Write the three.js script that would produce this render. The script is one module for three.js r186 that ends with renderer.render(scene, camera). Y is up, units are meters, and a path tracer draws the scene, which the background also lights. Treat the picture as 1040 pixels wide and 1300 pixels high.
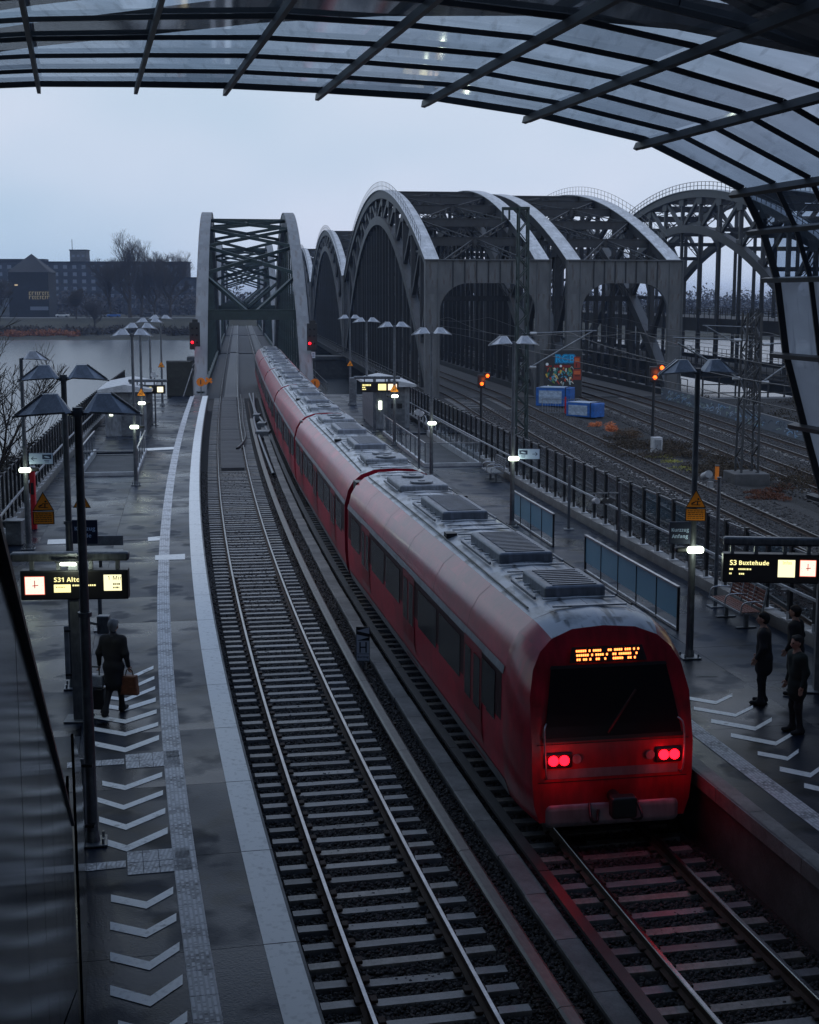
import * as THREE from 'three';
import { mergeGeometries, mergeVertices, toCreasedNormals } from 'three/addons/utils/BufferGeometryUtils.js';
import { RoundedBoxGeometry } from 'three/addons/geometries/RoundedBoxGeometry.js';
import { MarchingCubes } from 'three/addons/objects/MarchingCubes.js';

// ---------------------------------------------------------------- camera, sky, sun, exposure
const V3 = (x, y, z) => new THREE.Vector3(x, y, z);
const scene = new THREE.Scene();
const EYE = 7.8, FOCAL = 1800, PITCH = Math.atan(274 / FOCAL);
const camera = new THREE.PerspectiveCamera(2 * Math.atan(650 / FOCAL) * 180 / Math.PI, 0.8, 0.05, 6000);
camera.position.set(0, EYE, 0);
camera.rotation.set(-PITCH, 0, 0);
scene.add(camera);
const renderer = new THREE.WebGLRenderer({ antialias: true });
renderer.toneMapping = THREE.LinearToneMapping;
renderer.toneMappingExposure = 1.0;
renderer.shadowMap.enabled = true;

let seed = 7;
const rnd = () => { seed = (seed * 1664525 + 1013904223) >>> 0; return seed / 4294967296; };
const rr = (a, b) => a + (b - a) * rnd();
const clamp = (x, a = 0, b = 1) => Math.min(b, Math.max(a, x));
const mixv = (a, b, t) => a + (b - a) * t;
const hash = (x, y) => { let h = (x * 374761393 + y * 668265263) | 0; h = Math.imul(h ^ (h >>> 13), 1274126177); return ((h ^ (h >>> 16)) >>> 0) / 4294967296; };
function vnoise(x, y, p) {                       // tileable value noise of period p
  const xi = Math.floor(x), yi = Math.floor(y), xf = x - xi, yf = y - yi, w = (n) => ((n % p) + p) % p;
  const s = (t) => t * t * (3 - 2 * t), u = s(xf), v = s(yf);
  return mixv(mixv(hash(w(xi), w(yi)), hash(w(xi + 1), w(yi)), u), mixv(hash(w(xi), w(yi + 1)), hash(w(xi + 1), w(yi + 1)), u), v);
}
function fbm(x, y, p, oct = 5) { let a = 0, s = 0.5, t = 0; for (let i = 0; i < oct; i++) { a += s * vnoise(x * p + i * 17, y * p + i * 31, p); t += s; s *= 0.5; p *= 2; } return a / t; }

{ // overcast dusk sky
  const W = 512, H = 256, d = new Float32Array(W * H * 4);
  for (let j = 0; j < H; j++) for (let i = 0; i < W; i++) {
    const el = ((j + 0.5) / H - 0.5) * Math.PI, az = ((i + 0.5) / W - 0.5) * 2 * Math.PI;
    const x = Math.cos(el) * Math.cos(az), z = Math.cos(el) * Math.sin(az), y = Math.sin(el);
    const h = clamp(y * 4.5), n = fbm((x / (Math.abs(y) + 0.35) + 4) / 16, (z / (Math.abs(y) + 0.35) + 4) / 16, 24, 5);
    let r = mixv(0.57, 0.64, h) * (1 - 0.27 * clamp(y * 1.6 - 0.4)), g = mixv(0.67, 0.72, h) * (1 - 0.09 * clamp(y * 1.6 - 0.4)), b = mixv(0.86, 0.86, h) * (1 + 0.24 * clamp(y * 1.6 - 0.4));
    const n2 = fbm((x / (Math.abs(y) + 0.5) + 4) / 9, (z / (Math.abs(y) + 0.5) * 1.8 + 4) / 9, 22, 5), c = 0.71 + 0.38 * n + 0.22 * n2 - 0.10 * clamp(-x * 2.2);
    r *= c * c * 1.02; g *= c * 1.02; b *= Math.pow(c, 0.7);
    const low = clamp(-y * 8);                    // ground below the horizon
    d.set([mixv(r, 0.05, low), mixv(g, 0.06, low), mixv(b, 0.08, low), 1], (j * W + i) * 4);
  }
  const sky = new THREE.DataTexture(d, W, H, THREE.RGBAFormat, THREE.FloatType);
  sky.mapping = THREE.EquirectangularReflectionMapping; sky.magFilter = THREE.LinearFilter; sky.minFilter = THREE.LinearFilter; sky.needsUpdate = true;
  scene.background = sky; scene.environment = sky;
}
const sun = new THREE.DirectionalLight(0xfff2e2, 0.5);
sun.position.set(-60, 160, -90); sun.castShadow = true; sun.shadow.radius = 60;
sun.shadow.camera.left = -160; sun.shadow.camera.right = 160; sun.shadow.camera.top = 160; sun.shadow.camera.bottom = -160; sun.shadow.camera.far = 600;
sun.target.position.set(0, 0, -60); scene.add(sun, sun.target);
scene.fog = new THREE.FogExp2(0xaec4ea, 0.00019);

// ---------------------------------------------------------------- naming and building helpers
const used = new Map();
function numbered(n) { const k = used.get(n) || 0; used.set(n, k + 1); return k ? `${n}_${String(k).padStart(3, '0')}` : n; }
function tag(o, label, category, group, kind) {
  if (label) o.userData.label = label; if (category) o.userData.category = category;
  if (group) o.userData.group = group; if (kind) o.userData.kind = kind; return o;
}
function shade(o) { o.castShadow = true; o.receiveShadow = true; return o; }
function thing(name, label, category, p = [0, 0, 0], turn = 0, group) {
  const o = new THREE.Group(); o.name = numbered(name); o.position.set(...p); o.rotation.y = turn; scene.add(o);
  return tag(o, label, category, group);
}
function structure(name, geo, m) { const o = shade(new THREE.Mesh(geo, m)); o.name = numbered(name); o.userData.kind = 'structure'; scene.add(o); return o; }
function part(parent, name, geo, m) { const o = shade(new THREE.Mesh(Array.isArray(geo) ? merge(geo) : geo, m)); o.name = name; parent.add(o); return o; }
function copyOf(root, p, turn, label, group) {
  const c = root.clone(); c.name = numbered(root.name.replace(/_\d{3}$/, '')); c.userData = { ...root.userData };
  if (p) c.position.set(...p); if (turn !== undefined) c.rotation.y = turn; if (label) c.userData.label = label; if (group) c.userData.group = group;
  scene.add(c); return c;
}
function clean(g) {                                // plain soup with uv in metres
  g = g.index ? g.toNonIndexed() : g;
  for (const k of Object.keys(g.attributes)) if (!['position', 'normal', 'uv', 'color'].includes(k)) g.deleteAttribute(k);
  if (!g.attributes.normal) g.computeVertexNormals();
  return g;
}
function boxUV(g) {
  g = clean(g); const p = g.attributes.position, uv = new Float32Array(p.count * 2), a = V3(), b = V3(), c = V3(), n = V3();
  for (let i = 0; i < p.count; i += 3) {
    a.fromBufferAttribute(p, i); b.fromBufferAttribute(p, i + 1); c.fromBufferAttribute(p, i + 2);
    n.copy(b).sub(a).cross(c.clone().sub(a)); const x = Math.abs(n.x), y = Math.abs(n.y), z = Math.abs(n.z);
    [a, b, c].forEach((q, k) => { uv[(i + k) * 2] = x > y && x > z ? q.z : q.x; uv[(i + k) * 2 + 1] = y > x && y > z ? q.z : q.y; });
  }
  g.setAttribute('uv', new THREE.BufferAttribute(uv, 2)); return g;
}
function merge(list) { const gs = list.map((g) => boxUV(g)); return gs.length === 1 ? gs[0] : mergeGeometries(gs); }
const box = (w, h, d, x = 0, y = 0, z = 0) => new THREE.BoxGeometry(w, h, d).translate(x, y, z);
const rbox = (w, h, d, x = 0, y = 0, z = 0, r = 0.02) => new RoundedBoxGeometry(w, h, d, 2, Math.min(r, w / 2.1, h / 2.1, d / 2.1)).translate(x, y, z);
const cyl = (r0, r1, h, x = 0, y = 0, z = 0, n = 12) => new THREE.CylinderGeometry(r1, r0, h, n).translate(x, y, z);   // r0 at foot
function bar(a, b, w, h = w) {                     // box beam from a to b, w across, h upright
  const A = V3(...a), B = V3(...b), d = B.clone().sub(A), L = d.length(); d.normalize();
  let up = Math.abs(d.y) > 0.99 ? V3(0, 0, 1) : V3(0, 1, 0); const r = V3().crossVectors(d, up).normalize(); up = V3().crossVectors(r, d);
  return new THREE.BoxGeometry(w, h, L).applyMatrix4(new THREE.Matrix4().makeBasis(r, up, d.clone().negate()).setPosition(A.add(B).multiplyScalar(0.5)));
}
function rod(a, b, r0, r1 = r0, n = 7) {
  const A = V3(...a), B = V3(...b), d = B.clone().sub(A), L = d.length();
  return new THREE.CylinderGeometry(r1, r0, L, n, 1).applyQuaternion(new THREE.Quaternion().setFromUnitVectors(V3(0, 1, 0), d.normalize())).translate((A.x + B.x) / 2, (A.y + B.y) / 2, (A.z + B.z) / 2);
}
const tube = (pts, r, n = 24, m = 6) => new THREE.TubeGeometry(new THREE.CatmullRomCurve3(pts.map((p) => V3(...p))), n, r, m);
const shape = (pts) => { const s = new THREE.Shape(); pts.forEach(([x, y], i) => (i ? s.lineTo(x, y) : s.moveTo(x, y))); s.closePath(); return s; };
const extr = (pts, depth, z = 0, bevel = 0) => new THREE.ExtrudeGeometry(shape(pts), { depth, bevelEnabled: bevel > 0, bevelSize: bevel, bevelThickness: bevel, bevelSegments: 1 }).translate(0, 0, z);
function soup(tris, uvs) { const g = new THREE.BufferGeometry(); g.setAttribute('position', new THREE.Float32BufferAttribute(tris, 3)); if (uvs) g.setAttribute('uv', new THREE.Float32BufferAttribute(uvs, 2)); g.computeVertexNormals(); return g; }

// plan geometry: a pixel of the survey photo on the level y = h
function G(px, py, h = 0) {
  const a = (px - 520) / FOCAL, b = -(py - 650) / FOCAL, c = Math.cos(PITCH), s = Math.sin(PITCH);
  const y = b * c - s, z = -b * s - c, t = (h - EYE) / y; return [a * t, h, z * t];
}
// river-side track centre line: x over distance d, and its offset curves
const TX = (d) => { const q = Math.max(d, 4), k = (e) => -0.1195 * e - 0.115 * 35 * (1 - Math.exp(-(e - 10) / 35)); return 0.39 + k(q) - k(16) + (d < 4 ? 0.25 * (4 - d) : 0); };
function curve(xy) {                               // smooth x(d) through control pairs
  return (d) => { let i = 0; while (i < xy.length - 2 && d > xy[i + 1][0]) i++; const [a, xa] = xy[i], [b, xb] = xy[i + 1];
    const m = (k) => (k <= 0 || k >= xy.length - 1) ? (xy[Math.min(k + 1, xy.length - 1)][1] - xy[Math.max(k - 1, 0)][1]) / (xy[Math.min(k + 1, xy.length - 1)][0] - xy[Math.max(k - 1, 0)][0]) : (xy[k + 1][1] - xy[k - 1][1]) / (xy[k + 1][0] - xy[k - 1][0]);
    const t = (d - a) / (b - a), h = b - a; if (t > 1) return xb + m(i + 1) * (d - b); if (t < 0) return xa + m(i) * (d - a);
    return xa * (2 * t ** 3 - 3 * t * t + 1) + h * m(i) * (t ** 3 - 2 * t * t + t) + xb * (-2 * t ** 3 + 3 * t * t) + h * m(i + 1) * (t ** 3 - t * t); };
}
const frame = (X, d) => { const s = (X(d + 0.5) - X(d - 0.5)), l = Math.hypot(s, 1); return { x: X(d), z: -d, tx: s / l, tz: -1 / l, rx: 1 / l, rz: s / l, a: Math.atan2(-s, 1) }; };
const on = (d, o, h = 0, X = TX) => { const f = frame(X, d); return [f.x + f.rx * o, h, f.z + f.rz * o]; };
const turnAt = (d, X = TX) => frame(X, d).a;       // rotation.y that points local -z along the line
function sweep(X, prof, d0, d1, step, closed = true, caps = true) {   // prof: [offset, height] corners
  const n = Math.max(1, Math.ceil((d1 - d0) / step)), P = [], U = [], L = [0]; const m = prof.length;
  for (let k = 0; k < m; k++) { const q = prof[(k + 1) % m]; L.push(L[k] + Math.hypot(q[0] - prof[k][0], q[1] - prof[k][1])); }
  const ring = (i) => { const d = d0 + (d1 - d0) * i / n; return prof.map(([o, h]) => on(d, o, h, X)); };
  let A = ring(0);
  for (let i = 0; i < n; i++) {
    const B = ring(i + 1), u0 = d0 + (d1 - d0) * i / n, u1 = d0 + (d1 - d0) * (i + 1) / n;
    for (let k = 0; k < (closed ? m : m - 1); k++) { const j = (k + 1) % m;
      P.push(...A[k], ...B[k], ...B[j], ...A[k], ...B[j], ...A[j]); U.push(L[k], u0, L[k], u1, L[k + 1], u1, L[k], u0, L[k + 1], u1, L[k + 1], u0); }
    if (caps && closed && (i === 0 || i === n - 1)) for (const [R, f] of [[i === 0 ? A : null, 0], [i === n - 1 ? B : null, 1]]) if (R) for (let k = 1; k < m - 1; k++) { const t = f ? [0, k + 1, k] : [0, k, k + 1]; for (const v of t) { P.push(...R[v]); U.push(prof[v][0], prof[v][1]); } }
    A = B;
  }
  return soup(P, U);
}
const rect = (o0, o1, h0, h1) => [[o0, h0], [o0, h1], [o1, h1], [o1, h0]];

// ---------------------------------------------------------------- materials
function tex(n, fn, srgb = true) {
  const d = new Uint8Array(n * n * 4);
  for (let j = 0; j < n; j++) for (let i = 0; i < n; i++) { const c = fn(i / n, j / n, i, j), q = Array.isArray(c) ? c : [c, c, c]; d.set([clamp(q[0]) * 255, clamp(q[1]) * 255, clamp(q[2]) * 255, 255], (j * n + i) * 4); }
  const t = new THREE.DataTexture(d, n, n); t.magFilter = THREE.LinearFilter; t.minFilter = THREE.LinearMipmapLinearFilter; t.generateMipmaps = true; t.wrapS = t.wrapT = THREE.RepeatWrapping;
  if (srgb) t.colorSpace = THREE.SRGBColorSpace; t.needsUpdate = true; return t;
}
const rep = (t, sx, sy = sx) => { const c = t.clone(); c.repeat.set(1 / sx, 1 / sy); c.needsUpdate = true; return c; };
const grime = tex(512, (x, y) => 0.62 + 0.38 * fbm(x, y, 6, 6) + 0.14 * (fbm(x + 0.3, y, 64, 2) - 0.5));
const streak = tex(512, (x, y) => 0.55 + 0.30 * fbm(x, y * 0.25 + 0.1, 24, 4) + 0.25 * fbm(x, y, 8, 5));
const wet = tex(1024, (x, y) => { const n = fbm(x, y, 5, 6), m = fbm(x + 0.4, y + 0.2, 3, 4); return clamp(0.36 + 0.5 * (n - 0.45) + 0.3 * (m - 0.45) + 0.22 * clamp((fbm(x + 0.7, y + 0.2, 9, 5) - 0.58) * 9), 0.2, 0.75); }, false);
const tarmac = tex(1024, (x, y, i, j) => { const n = fbm(x, y, 5, 6), s = clamp((fbm(x + 0.7, y * 1 + 0.2, 9, 5) - 0.60) * 9); const gx = Math.floor(x * 52), gy = Math.floor(y * 52), gum = hash(gx + 77, gy + 5) > 0.93 && Math.hypot(x * 52 - gx - 0.25 - 0.5 * hash(gx, gy), y * 52 - gy - 0.25 - 0.5 * hash(gy, gx + 9)) < 0.10 + 0.09 * hash(gx + 3, gy) ? (hash(gx, gy + 1) > 0.4 ? 0.5 : -0.35) : 0; const cr = Math.abs(fbm(x, y + 0.5, 4, 6) - 0.5) < 0.0035 ? 0.35 : 0; return (0.72 + 0.24 * n + 0.22 * (hash(i, j) - 0.5)) * (1 - 0.55 * s) * (1 - cr) * (1 + gum * 0.7); });
const speck = tex(512, (x, y, i, j) => 0.70 + 0.3 * fbm(x, y, 12, 4) + 0.25 * (hash(i + 5, j + 9) - 0.5));
const pitted = tex(512, (x, y) => fbm(x, y, 40, 3), false);
const waves = tex(512, (x, y) => 0.5 * fbm(x, y, 10, 4) + 0.5 * fbm(x * 1, y + 0.3, 26, 3), false);
const ribbed = tex(256, (x, y, i, j) => { const bx = (x * 5) % 1, s = bx > 0.25 && bx < 0.75 ? 1 : 0; return s * (((y * 4 + 0.13 * Math.floor(x * 5)) % 1) < 0.86 ? 1 : 0.2); }, false);
const tactileCol = tex(1024, (x, y, i, j) => { const w = fbm(x, y, 9, 6), bx = (x * 35) % 1, g = bx > 0.22 && bx < 0.78, d = clamp((w - 0.56) * 9), s = hash(Math.floor(x * 35), j >> 4); return (0.97 - 0.10 * fbm(x, y, 60, 2)) * (g ? 1 - 0.20 * (s > 0.78) - 0.25 * d * (s > 0.4) : 0.86 - 0.15 * d); });
const worn = tex(512, (x, y, i, j) => { const w = fbm(x, y, 8, 6), c = fbm(x + 0.2, y + 0.5, 36, 3); return [0.94, 0.94, 0.92].map((v) => v * (1 - 0.30 * clamp((w - 0.70) * 9) - 0.08 * clamp((c - 0.55) * 5))); });
const roofDirt = tex(512, (x, y) => { const a = fbm(x, y, 7, 6), b = fbm(x + 0.4, y * 0.2, 28, 4); return [1, 0.985, 0.96].map((v) => v * (0.95 - 0.55 * clamp((a - 0.52) * 5) * b - 0.4 * clamp((b - 0.58) * 5))); });
const stain = tex(512, (x, y) => { const a = fbm(x, y * 0.2 + 0.1, 20, 5), b = fbm(x + 0.3, y * 0.4, 7, 6), k = 0.6 * clamp((a - 0.50) * 4) * clamp((b - 0.40) * 4), g = 0.70 + 0.30 * b; return [g * mixv(1, 0.62, k), g * mixv(1, 0.46, k), g * mixv(1, 0.36, k)]; });
function mat(color, rough = 0.6, metal = 0, o = {}) {
  const { map, mapS, rmap, rS, bump, bS, bD, ...rest } = o; const c = Array.isArray(color) ? new THREE.Color().setRGB(...color) : new THREE.Color(color);
  const phys = ['transmission', 'clearcoat', 'sheen', 'thickness', 'specularIntensity'].some((k) => k in rest);
  return new (phys ? THREE.MeshPhysicalMaterial : THREE.MeshStandardMaterial)({ color: c, roughness: rough, metalness: metal, side: THREE.DoubleSide,
    ...(map ? { map: rep(map, mapS || 2) } : {}), ...(rmap ? { roughnessMap: rep(rmap, rS || 2) } : {}), ...(bump ? { bumpMap: rep(bump, bS || 1), bumpScale: bD || 0.004 } : {}), ...rest });
}
const glow = (hex, k) => new THREE.MeshStandardMaterial({ color: 0x111111, emissive: new THREE.Color(hex), emissiveIntensity: k, roughness: 0.4 });
const M = {
  asphalt: mat([0.0095, 0.0165, 0.033], 0.9, 0, { specularIntensity: 0.42, specularColor: new THREE.Color(0.62, 0.80, 1), thickness: 0, map: tarmac, mapS: 7, rmap: wet, rS: 9, bump: pitted, bS: 0.8, bD: 0.002 }),
  asphaltB: mat([0.0078, 0.014, 0.028], 0.85, 0, { specularIntensity: 0.42, specularColor: new THREE.Color(0.62, 0.80, 1), thickness: 0, map: tarmac, mapS: 6, rmap: wet, rS: 8, bump: pitted, bS: 0.8, bD: 0.002 }),
  white: mat([0.74, 0.75, 0.76], 0.55, 0, { map: worn, mapS: 2.3 }),
  chevron: mat([0.86, 0.87, 0.88], 0.5, 0, { map: worn, mapS: 1.7 }),
  tactile: mat([0.66, 0.67, 0.68], 0.6, 0, { map: tactileCol, mapS: 2.1, bump: ribbed, bS: 0.3, bD: 0.005 }),
  concrete: mat([0.20, 0.20, 0.195], 0.75, 0, { map: grime, mapS: 1.6, bump: pitted, bS: 0.7, bD: 0.002 }),
  concreteDark: mat([0.085, 0.085, 0.085], 0.8, 0, { map: grime, mapS: 2.4, bump: pitted, bS: 1, bD: 0.004 }),
  sleeper: mat([0.27, 0.275, 0.28], 0.42, 0, { map: grime, mapS: 0.9, bump: pitted, bS: 0.6, bD: 0.002 }),
  trough: mat([0.22, 0.215, 0.205], 0.6, 0, { map: grime, mapS: 1.1 }),
  railTop: mat([0.42, 0.43, 0.46], 0.22, 1, { map: grime, mapS: 2 }),
  railDull: mat([0.16, 0.15, 0.15], 0.4, 0.8, { map: grime, mapS: 2 }),
  railSide: mat([0.07, 0.045, 0.032], 0.8, 0.2, { map: grime, mapS: 0.8 }),
  ballast: mat([0.020, 0.019, 0.018], 0.95, 0, { map: speck, mapS: 1.2, bump: pitted, bS: 1.1, bD: 0.03 }),
  stone: mat([0.036, 0.034, 0.033], 0.75, 0),
  soil: mat([0.013, 0.012, 0.010], 1, 0, { map: grime, mapS: 9, bump: pitted, bS: 3, bD: 0.1 }),
  bank: mat([0.060, 0.056, 0.034], 1, 0, { map: grime, mapS: 18, bump: pitted, bS: 6, bD: 0.2 }),
  water: mat([0.035, 0.045, 0.055], 0.24, 0, { bump: waves, bS: 16, bD: 0.03 }),
  galv: mat([0.24, 0.26, 0.28], 0.42, 0.55, { map: grime, mapS: 0.8 }),
  pole: mat([0.17, 0.185, 0.205], 0.40, 0.5, { map: streak, mapS: 1.0 }),
  steelRail: mat([0.52, 0.54, 0.57], 0.3, 0.6, { map: grime, mapS: 0.6 }),
  hood: mat([0.50, 0.54, 0.60], 0.45, 0.1, { map: grime, mapS: 0.9 }),
  dark: mat([0.022, 0.024, 0.028], 0.45, 0.2, { map: grime, mapS: 0.6 }),
  black: mat([0.008, 0.008, 0.009], 0.4),
  ribGrey: mat([0.155, 0.165, 0.175], 0.6, 0.05, { map: stain, mapS: 5 }),
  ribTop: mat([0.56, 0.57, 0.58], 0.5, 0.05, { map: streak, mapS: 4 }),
  green: mat([0.022, 0.045, 0.042], 0.55, 0.1, { map: grime, mapS: 2 }),
  oldSteel: mat([0.036, 0.038, 0.041], 0.55, 0.1, { map: stain, mapS: 5 }),
  oldSteelDark: mat([0.017, 0.018, 0.020], 0.65, 0.1, { map: stain, mapS: 4 }),
  portal: mat([0.135, 0.138, 0.140], 0.65, 0.05, { map: stain, mapS: 4 }),
  canopy: mat([0.018, 0.020, 0.024], 0.5, 0.3, { map: grime, mapS: 1.5 }),
  redTop: mat([0.50, 0.010, 0.036], 0.28, 0, { clearcoat: 0.4, clearcoatRoughness: 0.15, map: grime, mapS: 7 }),
  red: mat([0.50, 0.010, 0.036], 0.36, 0, { specularIntensity: 0.6, clearcoat: 0.15, clearcoatRoughness: 0.2, map: grime, mapS: 7 }),
  redDoor: mat([0.30, 0.007, 0.020], 0.34, 0, { specularIntensity: 0.6, clearcoat: 0.15, clearcoatRoughness: 0.08, map: grime, mapS: 5 }),
  trainGrey: mat([0.30, 0.31, 0.33], 0.4, 0.2, { map: streak, mapS: 3 }),
  trainRoof: mat([0.46, 0.50, 0.56], 0.34, 0.1, { map: roofDirt, mapS: 3.1 }),
  trainUnit: mat([0.24, 0.26, 0.30], 0.42, 0.3, { map: streak, mapS: 1.6 }),
  window: mat([0.010, 0.010, 0.012], 0.22, 0, { specularIntensity: 0.35 }),
  darkGlass: mat([0.08, 0.09, 0.11], 0.10, 1, { specularIntensity: 1, specularColor: new THREE.Color(0.12, 0.13, 0.15), map: grime, mapS: 2.5 }),
  pane: mat([0.86, 0.90, 0.93], 0.05, 0, { transmission: 1, thickness: 0, ior: 1.45 }),
  blueGlass: mat([0.18, 0.38, 0.50], 0.3, 0, { transmission: 0.45, thickness: 0 }),
  orange: mat([0.80, 0.20, 0.008], 0.5), blue: mat([0.02, 0.15, 0.52], 0.45, 0, { map: grime, mapS: 0.9 }), tarp: mat([0.45, 0.55, 0.68], 0.5, 0, { map: grime, mapS: 0.8 }),
  navy: mat([0.008, 0.018, 0.05], 0.4), signWhite: mat([0.55, 0.58, 0.62], 0.45), redPaint: mat([0.42, 0.01, 0.015], 0.4),
  wood: mat([0.16, 0.042, 0.022], 0.5, 0, { map: streak, mapS: 0.5 }),
  roofWhite: mat([0.60, 0.61, 0.62], 0.5, 0, { map: grime, mapS: 2 }), clad: mat([0.30, 0.32, 0.34], 0.5, 0.1, { map: streak, mapS: 1.5 }),
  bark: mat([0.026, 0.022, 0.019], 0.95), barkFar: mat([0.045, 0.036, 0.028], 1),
  reed: mat([0.22, 0.075, 0.028], 1), shrub: mat([0.55, 0.17, 0.06], 0.9), shrubDark: mat([0.09, 0.055, 0.03], 1), moss: mat([0.26, 0.25, 0.05], 1),
  brickDark: mat([0.045, 0.050, 0.064], 0.9, 0, { map: grime, mapS: 9 }), slate: mat([0.012, 0.013, 0.016], 0.85, 0, { map: grime, mapS: 5 }),
  farWin: mat([0.11, 0.13, 0.17], 0.3), farLit: glow(0xffe2b0, 0.5),
  lampGlow: glow(0xf2ffe6, 5), redGlow: glow(0xff1020, 5), amberGlow: glow(0xff5a14, 4.5), tailGlow: glow(0xff0a18, 10),
};
// canvas prints
function canvasMat(w, h, draw, emit = 0, rough = 0.4) {
  const c = document.createElement('canvas'); c.width = w; c.height = h; const g = c.getContext('2d'); draw(g, w, h);
  const t = new THREE.CanvasTexture(c); t.colorSpace = THREE.SRGBColorSpace;
  return emit ? new THREE.MeshStandardMaterial({ color: 0x050505, emissive: 0xffffff, emissiveMap: t, emissiveIntensity: emit, roughness: rough }) : new THREE.MeshStandardMaterial({ map: t, roughness: Math.max(rough, 0.65), side: THREE.DoubleSide });
}
const face = (w, h, x = 0, y = 0, z = 0) => new THREE.PlaneGeometry(w, h).translate(x, y, z);
function mesh(parent, name, geo, m) { const o = shade(new THREE.Mesh(geo, m)); o.name = name; parent.add(o); return o; }   // keeps its own uv

// ---------------------------------------------------------------- setting: land, river, track bed, platforms
const MAIN = curve([[0, 18.3], [30, 16.0], [50, 14.5], [67, 12.95], [90, 11.0], [107, 9.6], [126, 8.0], [160, 3.97], [470, -32.8]]);   // two pairs of main line tracks
const MAINB = (d) => MAIN(d) - 3.7;
const FARA = curve([[0, 24.5], [30, 22.2], [65, 19.6], [89, 18.2], [126, 15.9], [160, 11.9], [470, -24.9]]);
const FARB = (d) => FARA(d) + 3.9;
const RAIL = -0.96, BED = -1.225, RIVER = -5.2;
function landHeight(x, d) {
  const left = clamp((TX(clamp(d, 0, 126)) - 8.4 - x) / 9), shore = clamp((d - mixv(127, 99, left)) / mixv(7, 14, left)), far = clamp((x - 85) / 20);
  let h = mixv(-1.24, -4.1, left * left * (3 - 2 * left)); h = mixv(h, -2.4, far);
  if (left > 0.02) h += 0.5 * (fbm((x + 200) / 60, (d + 50) / 60, 8, 4) - 0.5) * left;
  return mixv(h, -8.5, shore);
}
{
  const P = [], xs = [], ds = [];
  for (let x = -420; x <= 420; x += (Math.abs(x) < 45 ? 2.5 : 15)) xs.push(x);
  for (let d = -60; d <= 152; d += d > 92 ? 2 : 6) ds.push(d);
  const q = (x, d) => [x, landHeight(x, d), -d];
  for (let i = 0; i < xs.length - 1; i++) for (let j = 0; j < ds.length - 1; j++) {
    const a = q(xs[i], ds[j]), b = q(xs[i + 1], ds[j]), c = q(xs[i + 1], ds[j + 1]), e = q(xs[i], ds[j + 1]); P.push(...a, ...b, ...c, ...a, ...c, ...e);
  }
  const g = mergeVertices(boxUV(soup(P)).deleteAttribute('normal'), 1e-3); g.computeVertexNormals();
  structure('ground', g, M.soil);
  structure('river', boxUV(new THREE.PlaneGeometry(5000, 620, 1, 1).rotateX(-Math.PI / 2).translate(0, RIVER, -330)), M.water);
  // far bank: strand, dyke and the plain behind it
  const prof = [[418, -7.5], [428, -5.3], [436, -4.3], [452, -3.6], [470, 0.4], [474, 0.6], [480, 0.6], [488, 0.4], [520, 0.0], [700, 0.2], [3000, 0.5]];
  const F = [];
  for (let x = -3000; x < 3000; x += 60) for (let k = 0; k < prof.length - 1; k++) {
    const w = (xx, n) => (n < 4 ? 7 * (fbm(((xx + 3000) / 6000) % 1, 0.3, 60, 3) - 0.5) : 0), [d0, h0] = prof[k], [d1, h1] = prof[k + 1], x1 = x + 60;
    const a = [x, h0, -d0 - w(x, k)], b = [x1, h0, -d0 - w(x1, k)], c = [x1, h1, -d1 - w(x1, k + 1)], e = [x, h1, -d1 - w(x, k + 1)]; F.push(...a, ...b, ...c, ...a, ...c, ...e);
  }
  structure('far_bank_ground', boxUV(soup(F)), M.bank);
  structure('promenade_path', boxUV(new THREE.BoxGeometry(1200, 0.1, 5).translate(-200, 0.72, -477)), mat([0.34, 0.34, 0.34], 0.7, 0, { map: grime, mapS: 6 }));
}
structure('track_bed', sweep(TX, [[-1.75, -1.3], [-1.75, BED], [5.75, BED], [5.75, -1.3]], 2, 126.5, 1, true), M.ballast);
structure('ballast_ground', sweep(MAIN, [[-9.0, -1.3], [-5.2, -1.17], [2.3, -1.14], [4.2, -1.3]], 0, 126.5, 1.5, false), M.ballast);
structure('ballast_ground', sweep(FARA, [[-2.6, -1.3], [-1.9, -1.15], [5.9, -1.15], [6.9, -1.3]], 0, 126.5, 1.5, false), M.ballast);

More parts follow.
